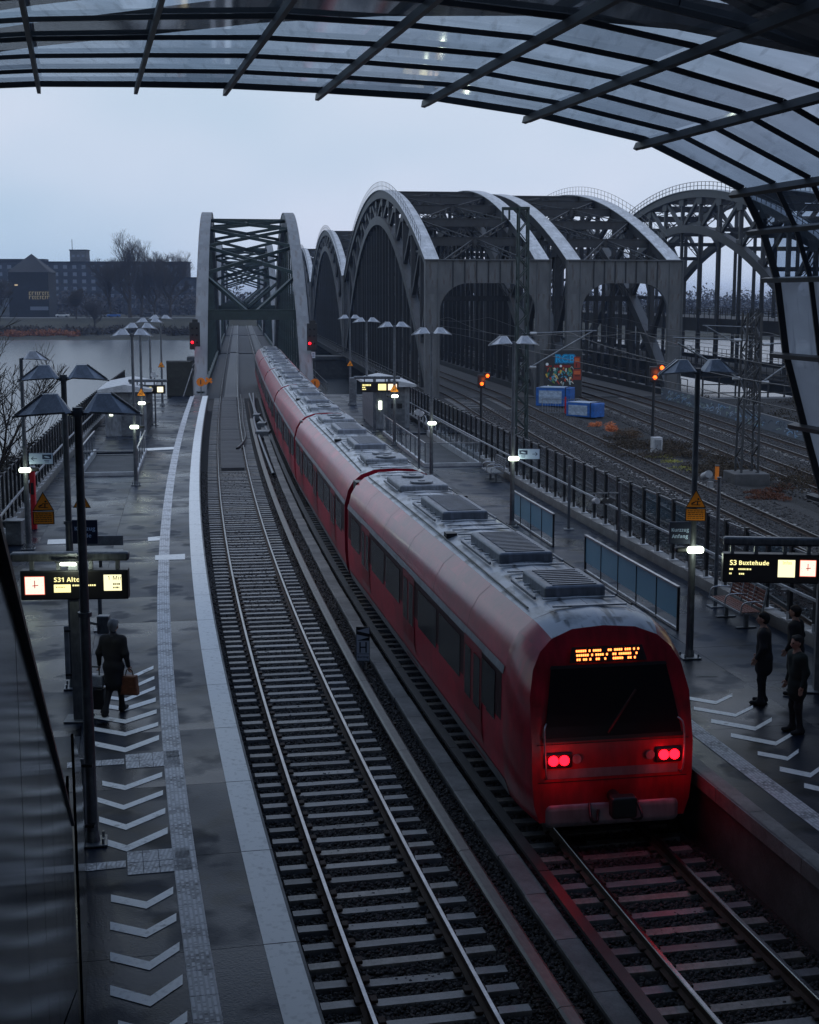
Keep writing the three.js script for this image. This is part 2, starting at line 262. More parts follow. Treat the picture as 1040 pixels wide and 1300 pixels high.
// loose stones of the near ballast, nobody could count them
{
  const base = new THREE.IcosahedronGeometry(1, 0), n = 150000, im = new THREE.InstancedMesh(base, M.stone, n), mt = new THREE.Matrix4(), q = new THREE.Quaternion(), c = new THREE.Color(), e = new THREE.Euler();
  for (let i = 0; i < n; i++) {
    const d = 11 + 62 * Math.pow(rnd(), 1.5), o = rr(-1.6, 5.6), [x, , z] = on(d, o), s = rr(0.018, 0.040) * (d > 40 ? 1.3 : 1);
    e.set(rnd() * 6, rnd() * 6, rnd() * 6); q.setFromEuler(e); mt.compose(V3(x, BED + rr(-0.005, 0.03), z), q, V3(s * rr(0.8, 1.4), s * rr(0.6, 1), s)); im.setMatrixAt(i, mt);
    const b = rr(0.45, 1.5); im.setColorAt(i, c.setRGB(b, b * rr(0.93, 1), b * rr(0.88, 1)));
  }
  im.name = 'ballast_gravel'; im.castShadow = im.receiveShadow = true; tag(im, 'dark crushed stone ballast between the two platforms', 'gravel', null, 'stuff'); scene.add(im);
  const n2 = 60000, im2 = new THREE.InstancedMesh(base, M.stone, n2);
  for (let i = 0; i < n2; i++) {
    const d = 28 + 85 * rnd(), pick = rnd(), X = pick < 0.62 ? MAIN : FARA, o = pick < 0.62 ? rr(-7.6, 2.6) : rr(-2.2, 5.8), [x, , z] = on(d, o, 0, X), s = rr(0.04, 0.08);
    e.set(rnd() * 6, rnd() * 6, rnd() * 6); q.setFromEuler(e); mt.compose(V3(x, -1.17 + rr(-0.01, 0.03), z), q, V3(s * 1.3, s * 0.7, s)); im2.setMatrixAt(i, mt);
    const b = rr(0.3, 1.15); im2.setColorAt(i, c.setRGB(b, b * rr(0.9, 1), b * rr(0.85, 1)));
  }
  im2.name = 'ballast_gravel_001'; im2.castShadow = im2.receiveShadow = true; tag(im2, 'grey brown crushed stone ballast under the main line tracks', 'gravel', null, 'stuff'); scene.add(im2);
}

// railway tracks
function railGeos(X, o, d0, d1, step) {
  return { top: sweep(X, [[o - 0.034, RAIL - 0.012], [o - 0.026, RAIL], [o + 0.026, RAIL], [o + 0.034, RAIL - 0.012]], d0, d1, step, false),
    side: mergeGeometries([sweep(X, [[o - 0.036, RAIL - 0.012], [o - 0.036, RAIL - 0.04], [o - 0.010, RAIL - 0.055], [o - 0.010, RAIL - 0.135], [o - 0.07, RAIL - 0.16], [o - 0.07, RAIL - 0.172]], d0, d1, step, false), sweep(X, [[o + 0.036, RAIL - 0.012], [o + 0.036, RAIL - 0.04], [o + 0.010, RAIL - 0.055], [o + 0.010, RAIL - 0.135], [o + 0.07, RAIL - 0.16], [o + 0.07, RAIL - 0.172]], d0, d1, step, false)]) };
}
const sleeperGeos = [0, 1, 2].map((k) => { const pts = []; const prof = [[-1.3, 0.05], [-0.92, 0.05], [-0.55, 0.02], [0.55, 0.02], [0.92, 0.05], [1.3, 0.05]];
  const P = []; for (let i = 0; i < 5; i++) { const [x0, y0] = prof[i], [x1, y1] = prof[i + 1], w = 0.088 + 0.004 * k, v = 0.13; const q = (x, y, s, t) => [x, y, s * t];
    const A = [q(x0, y0, 1, w), q(x1, y1, 1, w), q(x1, y1, -1, w), q(x0, y0, -1, w)], B = [q(x0, -0.16, 1, v), q(x1, -0.16, 1, v), q(x1, -0.16, -1, v), q(x0, -0.16, -1, v)];
    for (const f of [A, [B[0], B[1], A[1], A[0]], [A[3], A[2], B[2], B[3]]]) P.push(...f[0], ...f[1], ...f[2], ...f[0], ...f[2], ...f[3]);
    if (i === 0) P.push(...A[0], ...B[0], ...B[3], ...A[0], ...B[3], ...A[3]); if (i === 4) P.push(...A[1], ...B[1], ...B[2], ...A[1], ...B[2], ...A[2]); }
  return boxUV(soup(P)); });
const sleeperMats = [M.sleeper, mat([0.30, 0.28, 0.25], 0.45, 0, { map: streak, mapS: 0.7 }), mat([0.20, 0.195, 0.19], 0.5, 0, { map: grime, mapS: 0.7 }), mat([0.26, 0.26, 0.26], 0.45, 0, { map: grime, mapS: 0.8 }), mat([0.32, 0.32, 0.32], 0.4, 0, { map: grime, mapS: 1.1 })];
const clipGeo = merge([-0.82, -0.62, 0.62, 0.82].map((x) => rbox(0.10, 0.05, 0.16, x, 0.07, 0, 0.015)));
function track(label, X, o, d0, d1, s0, s1, clips, group) {
  const t = thing('railway_track', label, 'railway track', [0, 0, 0], 0, group);
  for (const e of [-0.752, 0.752]) { const r = railGeos(X, o + e, d0, d1, 1.0), m = part(t, 'rail', r.side, M.railSide); mesh(m, 'rail_head', r.top, X === TX ? M.railTop : M.railDull); }
  let k = 0;
  for (let d = s0; d < s1; d += 0.55, k++) {
    const p = on(d, o, RAIL - 0.215, X), s = mesh(t, 'sleeper', sleeperGeos[k % 3], sleeperMats[Math.floor(rnd() * 5)]);
    s.position.set(p[0], p[1] - rr(0, 0.02), p[2]); s.rotation.y = turnAt(d, X) + rr(-0.02, 0.02);
    if (clips && d < 45) mesh(s, 'rail_clip', clipGeo, M.railSide);
  }
  return t;
}
const nearTrack = track('empty curved railway track beside the platform on the river side', TX, 0, 8, 440, 10, 126, true);
track('railway track that the red commuter train stands on', TX, 4.1, 6, 440, 9, 60, true);
track('main line track running closest to the platform fence', MAINB, 0, 24, 440, 32, 126, false);
track('main line track beside the blue crates and the rusty shrub', MAIN, 0, 24, 440, 30, 126, false);
track('main line track between the lattice mast and the outermost track', FARA, 0, 30, 440, 40, 126, false);
track('outermost main line track, beyond the lattice mast', FARB, 0, 30, 440, 44, 126, false);
for (let d = 73.2; d < 126; d += 2.4) part(nearTrack, 'walkway_board', sweep(TX, rect(-0.60, 0.60, BED, RAIL - 0.06 + rr(-0.01, 0.01)), d, d + 2.37, 1.2), M.concreteDark);
{ // conductor rails with their covers, trough, boxes
  const c = thing('conductor_rail', 'conductor rail with a pale cover beside the empty track', 'conductor rail');
  part(c, 'rail', sweep(TX, [[1.52, RAIL - 0.02], [1.52, RAIL + 0.07], [1.60, RAIL + 0.07], [1.60, RAIL - 0.02]], 6, 118, 0.8), M.railSide);
  for (let d = 6; d < 100; d += 5) part(c, 'cover', sweep(TX, [[1.46, RAIL + 0.05], [1.46, RAIL + 0.10], [1.50, RAIL + 0.125], [1.64, RAIL + 0.125], [1.68, RAIL + 0.10], [1.68, RAIL - 0.02], [1.655, RAIL - 0.02], [1.655, RAIL + 0.09]], d, d + 4.985, 1), mat([0.13, 0.115, 0.10], 0.4, 0, { map: streak, mapS: 0.7 }));
  for (let d = 7; d < 75; d += 3) part(c, 'bracket', box(0.12, 0.26, 0.1, 0, 0, 0).translate(...on(d, 1.72, RAIL - 0.09)), M.railSide);
  const c2 = thing('conductor_rail', 'conductor rail with a dark cover beside the far bridge end of the train track', 'conductor rail');
  part(c2, 'rail', sweep(TX, rect(2.52, 2.60, RAIL - 0.02, RAIL + 0.06), 8, 118, 0.8), M.railSide);
  for (let d = 8; d < 118; d += 6) part(c2, 'cover', sweep(TX, rect(2.47, 2.64, RAIL + 0.064, RAIL + 0.12), d, d + 5.98, 1), M.dark);
  const tr = thing('cable_trough', 'pale concrete cable trough with lids between the two curved tracks', 'cable trough');
  part(tr, 'channel', sweep(TX, [[2.15, BED - 0.1], [2.15, -1.045], [2.40, -1.045], [2.40, BED - 0.1]], 6, 100, 1), M.concreteDark);
  for (let d = 6; d < 100; d += 1.5) { const j = rr(-0.012, 0.012); part(tr, 'lid', sweep(TX, [[2.10 + j, -1.044], [2.10 + j, -0.985], [2.12 + j, -0.97], [2.42 + j, -0.97], [2.44 + j, -0.985], [2.44 + j, -1.044]], d, d + 1.485, 1.485), d % 4.5 < 1.5 ? M.trough : M.concrete); }
  const pipe = thing('cable_conduit', 'thick black cable conduit lying along the track to the bridge', 'cable');
  part(pipe, 'conduit', tube([on(82, 0.35, -0.95), on(84, 0.66, -0.9), on(88, 0.95, -0.88), on(98, 0.95, -0.88), on(112, 1.05, -0.88), on(126, 1.0, -0.88)], 0.07, 60, 8), M.dark);
  const pipe2 = thing('cable_conduit', 'grey cable conduit bundle between the tracks near the bridge portal', 'cable');
  part(pipe2, 'conduit', tube([on(70, 1.95, -0.98), on(85, 1.85, -0.95), on(100, 1.75, -0.9), on(106, 1.9, -0.85), on(128, 1.8, -0.9)], 0.08, 60, 8), M.galv);
  part(pipe2, 'conduit', tube([on(86, 2.55, -0.95), on(100, 2.3, -0.9), on(107, 2.0, -0.85), on(128, 2.15, -0.9)], 0.09, 60, 8), M.galv);
  for (const [d, o, w] of [[90, 2.1, 0.9], [96, 2.2, 0.6], [103, 2.0, 0.5]]) part(pipe2, 'junction_box', rbox(w, 0.45, 1.1).translate(...on(d, o, -0.9)), M.galv);
}
{ // stop board
  const p = G(461, 838, -0.95), t = thing('stop_board', 'small white H stop board with crossed triangles beside the cable trough', 'sign', [p[0], -1.1, p[2]]);
  part(t, 'post', cyl(0.03, 0.03, 0.5, 0, 0.2, -0.03), M.galv);
  part(t, 'panel', box(0.33, 0.85, 0.03, 0, 0.55, -0.018), M.dark);
  mesh(t, 'print', face(0.31, 0.83, 0, 0.55, 0), canvasMat(128, 340, (g, w, h) => { g.fillStyle = '#aab2bb'; g.fillRect(0, 0, w, h); g.fillStyle = '#0a0c10';
    g.beginPath(); g.moveTo(0, 0); g.lineTo(w, 0); g.lineTo(0, 36); g.fill(); g.beginPath(); g.moveTo(0, 36); g.lineTo(w, 66); g.lineTo(w, 100); g.lineTo(0, 72); g.fill(); g.beginPath(); g.moveTo(w, 100); g.lineTo(w, 136); g.lineTo(0, 136); g.fill();
    g.fillRect(28, 150, 14, 108); g.fillRect(88, 150, 14, 108); g.fillRect(28, 196, 74, 14); g.fillRect(0, 268, w, 5); g.font = 'bold 30px sans-serif'; g.textAlign = 'center'; g.fillText('Kurzzug', w / 2, 312); }));
}

// platforms: slabs with real joints on a dark base
const platformMarks = {};
function platform(name, o0, o1, cols, d0, d1, skip, edge) {
  const s = structure(name, sweep(TX, rect(o0, o1, -1.28, -0.14), d0, d1, 1), M.concreteDark);
  let k = 0;
  for (let d = d0; d < d1 - 0.2; d += 2.9, k++) for (let c = 0; c < cols.length - 1; c++) {
    let a = d, b = Math.min(d + 2.892, d1); if (skip && c === skip.col && b > skip.d0 && a < skip.d1) { if (a < skip.d0) b = skip.d0; else if (b > skip.d1) a = skip.d1; else continue; }
    if (b - a < 0.05) continue;
    const g = sweep(TX, rect(cols[c] + (c ? 0.004 : 0), cols[c + 1] - 0.004, -0.16, -0.001 - 0.004 * hash(k, c)), a, b, 1.0); mesh(s, 'slab', g, rnd() < 0.3 ? M.asphaltB : M.asphalt);
  }
  const e = edge; // overhanging edge stone, pale band, tactile strip
  for (let d = d0; d < d1 - 0.2; d += 2.9) {
    const b = Math.min(d + 2.885, d1);
    mesh(s, 'edge_stone', sweep(TX, e > 0 ? rect(o0 - 0.10, o0 + 0.06, -0.24, -0.004) : rect(o1 - 0.06, o1 + 0.10, -0.24, -0.004), d, b, 1), M.concrete);
  }
  return s;
}
const line = (s, name, oa, ob, d0, d1, m, h = 0.004, step = 1) => mesh(s, name, sweep(TX, [[oa, h], [ob, h]], d0, d1, step, false), m);
const P1 = platform('river_side_platform', -8.3, -1.72, [-8.3, -6.85, -4.45, -1.78], 8, 113, { col: 1, d0: 62.7, d1: 72.2 }, -1);
const P2 = platform('fenced_platform', 5.72, 11.8, [5.78, 8.75, 11.2, 11.8], 12, 113, { col: 1, d0: 64, d1: 80 }, 1);
for (let d = 8; d < 112; d += 2.9) { // white band, slab by slab
  const e = Math.min(d + 2.88, 113); line(P1, 'edge_band', -2.06, -1.66, d, e, M.white);
  if (d >= 12) line(P2, 'edge_band', 5.66, 5.92, d, e, M.trough);
}
for (let d = 9; d < 113; d += 0.6) if (d < 60) line(P1, 'tactile_tile', -3.02, -2.70, d, d + 0.592, M.tactile, 0.006, 0.6);
line(P1, 'tactile_strip', -3.02, -2.70, 60, 113, M.tactile, 0.006);
for (let d = 12; d < 60; d += 0.6) line(P2, 'tactile_tile', 6.34, 6.68, d, d + 0.592, M.tactile, 0.006, 0.6);
line(P2, 'tactile_strip', 6.34, 6.68, 60, 113, M.tactile, 0.006);
const quad = (s, name, px, m, h = 0.005) => { const p = px.map(([x, y]) => G(x, y, h)); mesh(s, name, boxUV(soup([...p[0], ...p[1], ...p[2], ...p[0], ...p[2], ...p[3]])), m); };
function tiles(px, nu, nv, h) { // a field of square paving tiles between four corners
  const c = px.map(([x, y]) => V3(...G(x, y, h))), at = (u, v) => c[0].clone().lerp(c[1], u).lerp(c[3].clone().lerp(c[2], u), v);
  for (let i = 0; i < nu; i++) for (let j = 0; j < nv; j++) { const e = 0.02, q = [[i + e, j + e], [i + 1 - e, j + e], [i + 1 - e, j + 1 - e], [i + e, j + 1 - e]].map(([u, v]) => at(u / nu, v / nv).toArray());
    mesh(P1, 'paving_tile', boxUV(soup([...q[0], ...q[1], ...q[2], ...q[0], ...q[2], ...q[3]])), M.tactile); }
}
tiles([[159, 958], [227, 952], [230, 971], [160, 976]], 4, 2, 0.006); tiles([[161, 1081], [240, 1075], [245, 1104], [162, 1111]], 4, 2, 0.006);
tiles([[85, 968], [158, 963], [158, 970], [85, 975]], 5, 1, 0.006); tiles([[110, 1096], [160, 1092], [160, 1101], [110, 1106]], 4, 1, 0.006);
// chevrons: vertex, two arm ends (pixels of the survey photo)
for (const [a, v, b, w] of [[[122, 858], [162, 862], [195, 847], 4], [[121, 871], [160, 876], [196, 860], 4], [[120, 883], [160, 888], [197, 873], 4], [[119, 894], [159, 900], [198, 888], 5], [[118, 909], [159, 916], [199, 903], 5], [[119, 925], [159, 932], [201, 919], 5], [[120, 944], [159, 952], [202, 936], 6],
  [[130, 994], [159, 1000], [206, 983], 6], [[124, 1015], [157, 1025], [207, 1006], 6], [[126, 1040], [160, 1050], [210, 1029], 7], [[135, 1069], [161, 1077], [213, 1054], 8], [[141, 1140], [186, 1149], [220, 1130], 9], [[140, 1175], [186, 1185], [224, 1164], 10], [[140, 1214], [190, 1226], [228, 1201], 11], [[140, 1257], [191, 1271], [232, 1243], 13], [[150, 1302], [202, 1316], [238, 1290], 14]]) {
  const up = ([x, y]) => [x, y - w / 2], dn = ([x, y]) => [x, y + w / 2];
  const q = [up(a), up(v), up(b), dn(b), dn(v), dn(a)].map(([x, y]) => G(x, y, 0.005));
  mesh(P1, 'chevron_marking', boxUV(soup([...q[0], ...q[1], ...q[4], ...q[0], ...q[4], ...q[5], ...q[1], ...q[2], ...q[3], ...q[1], ...q[3], ...q[4]])), M.chevron);
}
for (const [a, v, b, w] of [[[861, 884], [909, 892], [930, 882], 4], [[881, 899], [934, 908], [956, 897], 4], [[903, 915], [959, 925], [980, 913], 5], [[928, 933], [985, 944], [1007, 931], 5], [[962, 956], [1000, 963], [1014, 953], 5], [[990, 976], [1029, 984], [1046, 972], 6], [[1021, 997], [1060, 1006], [1078, 993], 6], [[1050, 1020], [1092, 1030], [1110, 1016], 7]]) {
  const up = ([x, y]) => [x, y - w / 2], dn = ([x, y]) => [x, y + w / 2];
  const q = [up(a), up(v), up(b), dn(b), dn(v), dn(a)].map(([x, y]) => G(x, y, 0.005));
  mesh(P2, 'chevron_marking', boxUV(soup([...q[0], ...q[1], ...q[4], ...q[0], ...q[4], ...q[5], ...q[1], ...q[2], ...q[3], ...q[1], ...q[3], ...q[4]])), M.chevron);
}
quad(P1, 'white_marking', [[61, 685], [88, 684], [88, 690], [60, 691]], M.white); quad(P1, 'white_marking', [[188, 682], [213, 680], [213, 685], [188, 687]], M.white);
quad(P1, 'white_marking', [[197, 705], [235, 703], [235, 710], [197, 711]], M.white, 0.009); quad(P1, 'drain_channel', [[136, 685], [188, 683], [188, 685], [136, 687]], M.concrete);
quad(P1, 'drain_channel', [[170, 570], [225, 567], [225, 570], [170, 573]], M.white); quad(P1, 'manhole_cover', [[113, 616], [140, 615], [136, 620], [110, 620]], M.dark);
for (const [x, y, w] of [[884, 857, 26]]) quad(P2, 'drain_channel', [[x, y], [x + w, y], [x + w + 2, y + 2], [x, y + 2]], M.concrete);

// ---------------------------------------------------------------- station canopy
{
  const can = thing('station_canopy', 'arched steel and tinted glass station roof over both platforms', 'canopy');
  const nodes = [[-22.6, -1.0], [-22.3, 3.4], [-21.3, 7.4], [-19.4, 9.9], [-17, 11.3], [-14.5, 12.2], [-12, 12.9], [-9.3, 13.4], [-6.6, 13.7], [-3.8, 13.82], [-0.89, 13.72], [1.78, 13.52], [4.09, 13.32], [6.35, 13.05], [8.8, 12.72], [11, 12.2], [13.3, 11.45], [15.2, 10.25], [15.6, 9.3], [15.9, 8.2], [16.12, 6.5], [16.5, 4.9], [16.9, 3.3], [17.3, 1.6], [17.6, 0.1]];
  const De = (X) => 42 - 0.5 * (X + 3), rows = [0, 2.33, 4.66, 7, 9.33, 11.66, 14, 16.4, 18.8, 21.2, 26, 34, 43, 53, 64, 76];
  const N = (i, k, off = 0) => { const [X, h] = nodes[i], a = nodes[Math.max(i - 1, 0)], b = nodes[Math.min(i + 1, nodes.length - 1)], l = Math.hypot(b[0] - a[0], b[1] - a[1]); const nx = -(b[1] - a[1]) / l, ny = (b[0] - a[0]) / l, D = De(X) - rows[k] * (1 - 0.36 * clamp((X - 5) / 10)); return V3(X + nx * off - 0.231 * D, h + ny * off, -D); };
  const paneDirt = tex(512, (x, y) => 0.86 + 0.16 * fbm(x * 0.5, y, 6, 4) - 0.10 * clamp((fbm(x, y * 0.15 + 0.1, 30, 3) - 0.6) * 4));
  const frost = mat([0.42, 0.46, 0.52], 0.75, 0, { transmission: 0.55, thickness: 0, map: paneDirt, mapS: 3.1 });
  const tint = [[0.48, 0.56, 0.66], [0.40, 0.48, 0.58], [0.27, 0.33, 0.41], [0.44, 0.52, 0.62]].map((c) => mat(c, 0.06, 0, { transmission: 1, thickness: 0, ior: 1.4, map: paneDirt, mapS: 3.7 }));
  for (let i = 0; i < nodes.length - 1; i++) for (let k = 0; k < rows.length - 1; k++) {
    if (i < 5 && k < 10) continue;   // open side towards the river
    const a = N(i, k), b = N(i + 1, k), c = N(i + 1, k + 1), e = N(i, k + 1), m = a.clone().add(b).add(c).add(e).multiplyScalar(0.25);
    const q = [a, b, c, e].map((p) => p.clone().lerp(m, 0.0).toArray()); mesh(can, k < 10 ? 'pane' : 'roof_panel', boxUV(soup([...q[0], ...q[1], ...q[2], ...q[0], ...q[2], ...q[3]])), k >= 10 ? M.canopy : i >= 19 || i < 3 ? frost : tint[Math.floor(hash(i * 3 + 1, k * 7) * 4)]);
  }
  const beam = (p, q, n, w, h) => { const d = q.clone().sub(p), L = d.length(); d.normalize(); const r = V3().crossVectors(d, n).normalize(), u = V3().crossVectors(r, d); return new THREE.BoxGeometry(w, h, L).applyMatrix4(new THREE.Matrix4().makeBasis(r, u, d.clone().negate()).setPosition(p.clone().add(q).multiplyScalar(0.5))); };
  const nrm = (i) => N(i, 3, 1).sub(N(i, 3)).normalize();
  for (let i = 1; i < nodes.length; i++) { const g = []; for (let k = 0; k < rows.length - 1; k++) g.push(beam(N(i, k, -0.2), N(i, k + 1, -0.2), nrm(i), 0.10, 0.18)); const s = N(i, 0, -0.2), f = s.clone().add(s.clone().sub(N(i, 1, -0.2)).setLength(0.35)); g.push(beam(f, s, nrm(i), 0.10, 0.16)); part(can, 'rib', g, M.canopy); }
  for (let k = 0; k < rows.length; k++) { const g = []; for (let i = 0; i < nodes.length - 1; i++) g.push(beam(N(i, k, -0.06), N(i + 1, k, -0.06), nrm(i), k ? 0.07 : 0.10, k ? 0.10 : 0.15)); part(can, 'purlin', g, M.canopy); }
  // outer arches, crossing one another above the glass
  const outer = (i0, k0, di, dk, n) => { const g = []; let p = null; for (let s = 0; s <= n; s++) { const i = i0 + di * s, k = k0 + dk * s; if (i < 0 || i >= nodes.length || k < 0 || k > 11) break; const lo = Math.floor(k), hi = Math.ceil(k), q = N(i, lo, 0.75).lerp(N(i, hi, 0.75), k - lo); if (p) g.push(beam(p, q, nrm(i), 0.38, 0.5)); p = q; } if (g.length) part(can, 'outer_arch', g, M.canopy); };
  outer(24, 0, -1, 0.62, 24); outer(24, 2.5, -1, 0.62, 24); outer(24, 6, -1, 0.5, 24); outer(24, 4, -1, 0.2, 24); outer(3, 0, 1, 0.5, 24); outer(8, 0.02, 1, 0.62, 24);
  part(can, 'foot_rail', [0, 1, 2, 3, 4, 5, 6, 7].map((k) => beam(N(24, k).setY(0.3), N(24, k + 1).setY(0.3), V3(0, 1, 0), 0.22, 0.12)), M.canopy);
}
{ // gallery that the picture is taken from, and the glazed stair going down from it
  const g = structure('gallery_floor', merge([box(34, 0.7, 16, 5, 5.75, 8.4), box(34, 1.0, 0.3, 5, 5.5, 0.5)]), M.concreteDark);
  mesh(g, 'back_wall', boxUV(box(34, 6, 0.3, 5, 9, 16)), M.concreteDark);
  const hp = (lat, d, h) => [lat * 0.974 - d * 0.225, h, -lat * 0.225 - d * 0.974];
  const st = thing('glazed_stair', 'dark glazed stair side going down from the gallery to the river-side platform', 'staircase');
  const slab = (pts, t) => { const P = []; const A = pts.map(([l, d, h]) => hp(l, d, h)), B = pts.map(([l, d, h]) => hp(l - t, d, h)); P.push(...A[0], ...A[1], ...A[2], ...A[0], ...A[2], ...A[3], ...B[0], ...B[2], ...B[1], ...B[0], ...B[3], ...B[2]); for (let i = 0; i < 4; i++) { const j = (i + 1) % 4; P.push(...A[i], ...B[i], ...B[j], ...A[i], ...B[j], ...A[j]); } return boxUV(soup(P)); };
  const top = (d) => 7.19 - 0.455 * (d - 3.5);
  for (let d = 1.4; d < 12.4; d += 1.375) for (const [hi, lo] of [[0, 1.5], [1.52, 3.4], [3.42, 7]]) { const e = d + 1.352; if (top(d) - lo < -1 && hi > 2) continue; mesh(st, 'glass_panel', slab([[-0.21, d, top(d) - hi], [-0.21, e, top(e) - hi], [-0.21, e, Math.max(0, top(e) - lo)], [-0.21, d, Math.max(0, top(d) - lo)]], 0.03), M.darkGlass); }
  part(st, 'hand_rail', [bar(hp(-0.215, 1.4, top(1.4) + 0.02), hp(-0.215, 12.4, top(12.4) + 0.02), 0.05, 0.03)], M.dark);
  const top2 = (d) => 3.32 - 0.55 * (d - 14.6);
  for (let d = 14.6; d < 19; d += 1.47) { const e = d + 1.46; mesh(st, 'glass_panel', slab([[-0.20, d, top2(d)], [-0.20 + 0.05, e, top2(e)], [-0.20 + 0.05, e, 0], [-0.20, d, 0]], 0.03), M.darkGlass); }
  for (let d = 12.42; d < 14.5; d += 1.0) mesh(st, 'glass_panel', slab([[-0.28, d, 2.6], [-0.28, d + 0.98, 2.6], [-0.28, d + 0.98, 0], [-0.28, d, 0]], 0.03), M.darkGlass);
  const steps = []; for (let d = 1.5; d < 19; d += 0.32) { const h = d < 12.4 ? top(d) - 1.15 : d < 14.5 ? 2.1 : Math.max(0.05, 2.1 - 0.5 * (d - 14.5)); const c = hp(-1.5, d, h); steps.push(new THREE.BoxGeometry(2.3, 0.2, 0.34).rotateY(0.227).translate(...c)); }
  part(st, 'step', steps, M.concreteDark);
}

// ---------------------------------------------------------------- bridges: local x across, y up from the platform level, -z along the bridge
const BA = Math.atan(0.1195), B0 = [-13.75, 0, -126];
const bridgeAt = (s, u = 0) => [B0[0] - Math.sin(BA) * s + Math.cos(BA) * u, 0, B0[2] - Math.cos(BA) * s - Math.sin(BA) * u];
const arc = (s, S, lo, hi) => lo + (hi - lo) * (1 - ((s - S / 2) / (S / 2)) ** 2);
function chord(u, w, t, S, f, n, extra) { // arched box member, w wide and t deep
  const P = []; const R = (i) => { const s = S * i / n, a = f(s), e = 0.01, q = Math.atan2(f(s + e) - f(s - e), 2 * e), dy = Math.cos(q) * t / 2, ds = -Math.sin(q) * t / 2; return [[u - w / 2, a + dy, -(s + ds)], [u + w / 2, a + dy, -(s + ds)], [u + w / 2, a - dy, -(s - ds)], [u - w / 2, a - dy, -(s - ds)]]; };
  let A = R(0); for (let i = 1; i <= n; i++) { const B = R(i); for (let k = 0; k < 4; k++) { const j = (k + 1) % 4; P.push(...A[k], ...B[k], ...B[j], ...A[k], ...B[j], ...A[j]); } A = B; } return soup(P);
}
function lattice(a, b, w, t, n) { // two flanges with zig-zag bars, in the plane of the flanges
  const A = V3(...a), B = V3(...b), d = B.clone().sub(A).normalize(), up = Math.abs(d.y) > 0.8 ? V3(1, 0, 0) : V3(0, 1, 0), g = [], o = up.clone().sub(d.clone().multiplyScalar(up.dot(d))).setLength(w / 2);
  g.push(bar(A.clone().add(o).toArray(), B.clone().add(o).toArray(), t), bar(A.clone().sub(o).toArray(), B.clone().sub(o).toArray(), t));
  for (let i = 0; i < n; i++) { const s = i % 2 ? 1 : -1, p = A.clone().lerp(B, i / n).add(o.clone().multiplyScalar(s)), q = A.clone().lerp(B, (i + 1) / n).add(o.clone().multiplyScalar(-s)); g.push(bar(p.toArray(), q.toArray(), t * 0.7)); }
  return g;
}
function railing(pts, h, every, r = 0.035) { // posts and two rails along points
  const g = []; for (let i = 0; i < pts.length - 1; i++) for (const k of [1, 0.5]) { const a = pts[i].slice(), b = pts[i + 1].slice(); a[1] += h * k; b[1] += h * k; g.push(bar(a, b, r)); }
  for (let i = 0; i < pts.length; i += every) { const a = pts[i].slice(), b = a.slice(); b[1] += h; g.push(bar(a, b, r)); } return g;
}
function greenBridge() { // single arch ribs with K bracing over two tracks
  const t = thing('arch_bridge', 'slender grey arch ribs with green bracing over the commuter tracks, nearest span', 'bridge', [B0[0], 0, B0[2]], BA, 'spans of the commuter railway bridge');
  const S = 100, U = 4.75, f = (s) => arc(s, S, -1.6, 16.9), D = -1.0;
  for (const u of [-U, U]) {
    const rib = part(t, 'arch_rib', [chord(u, 1.0, 1.5, S, f, 48)], M.ribGrey);
    part(rib, 'rib_top_plate', [chord(u, 1.16, 0.08, S, (s) => f(s) + 0.80, 48)], M.ribGrey);
    for (let s = 8; s <= 92; s += 7) if (f(s) > 0.5) part(t, 'hanger', [bar([u, D, -s], [u, f(s), -s], 0.22, 0.42)], M.green);
    part(t, 'edge_girder', [box(0.5, 1.5, S, u, D - 0.35, -S / 2), box(0.7, 0.06, S, u, D + 0.44, -S / 2)], M.green);
    const w = u + Math.sign(u) * 1.7, pts = []; for (let s = 0; s <= S; s += 2.5) pts.push([w, D, -s]);
    part(t, 'footway', [box(1.4, 0.15, S, u + Math.sign(u) * 1.0, D - 0.2, -S / 2)], M.oldSteelDark); part(t, 'railing', railing(pts, 1.15, 1, 0.05), M.oldSteel);
  }
  part(t, 'deck', [box(2 * U - 0.6, 0.5, S, 0, -1.50, -S / 2)], M.concreteDark);
  const walk = []; for (const o of [-2.05, 2.05]) walk.push(box(1.3, 0.10, S, o, -1.12, -S / 2)); part(t, 'walkway_board', walk, M.concrete);
  part(t, 'portal_beam', [box(2 * U - 1, 0.9, 0.6, 0, 6.0, -11.5), box(2 * U - 1, 0.08, 0.8, 0, 6.5, -11.5)], M.green);
  part(t, 'portal_beam', [box(2 * U - 1, 0.9, 0.6, 0, 6.0, -88.5)], M.green);
  const nodes = [11.5, 19.5, 27, 34.5, 42.3, 50, 57.7, 65.5, 73, 80.5, 88.5];
  for (let i = 0; i < nodes.length - 1; i++) { const a = nodes[i], b = nodes[i + 1], y0 = f(a), y1 = f(b), up = b < 51;
    if (i === 0 || i === nodes.length - 2) for (const e of [-1, 1]) part(t, 'brace', [bar([e * U, i ? y0 : y1, i ? -a : -b], [0, i ? y1 : y0, i ? -b : -a], 0.26, 0.34)], M.green);
    else { part(t, 'brace', [bar([-U, y0, -a], [U, y1, -b], 0.26, 0.34)], M.green); part(t, 'brace', [bar([U, y0 + 0.02, -a], [-U, y1 + 0.02, -b], 0.26, 0.34)], M.green); }
    if (i === 4 || i === 5) part(t, 'cross_beam', [box(2 * U, 0.3, 0.3, 0, f(50), -50 - (i - 4) * 0.4)], M.green); }
  return t;
}
const gb = greenBridge();
copyOf(gb, bridgeAt(105), BA, 'slender grey arch ribs with green bracing, middle span seen through the nearest span');
copyOf(gb, bridgeAt(210), BA, 'slender grey arch ribs with green bracing, span touching the far bank');

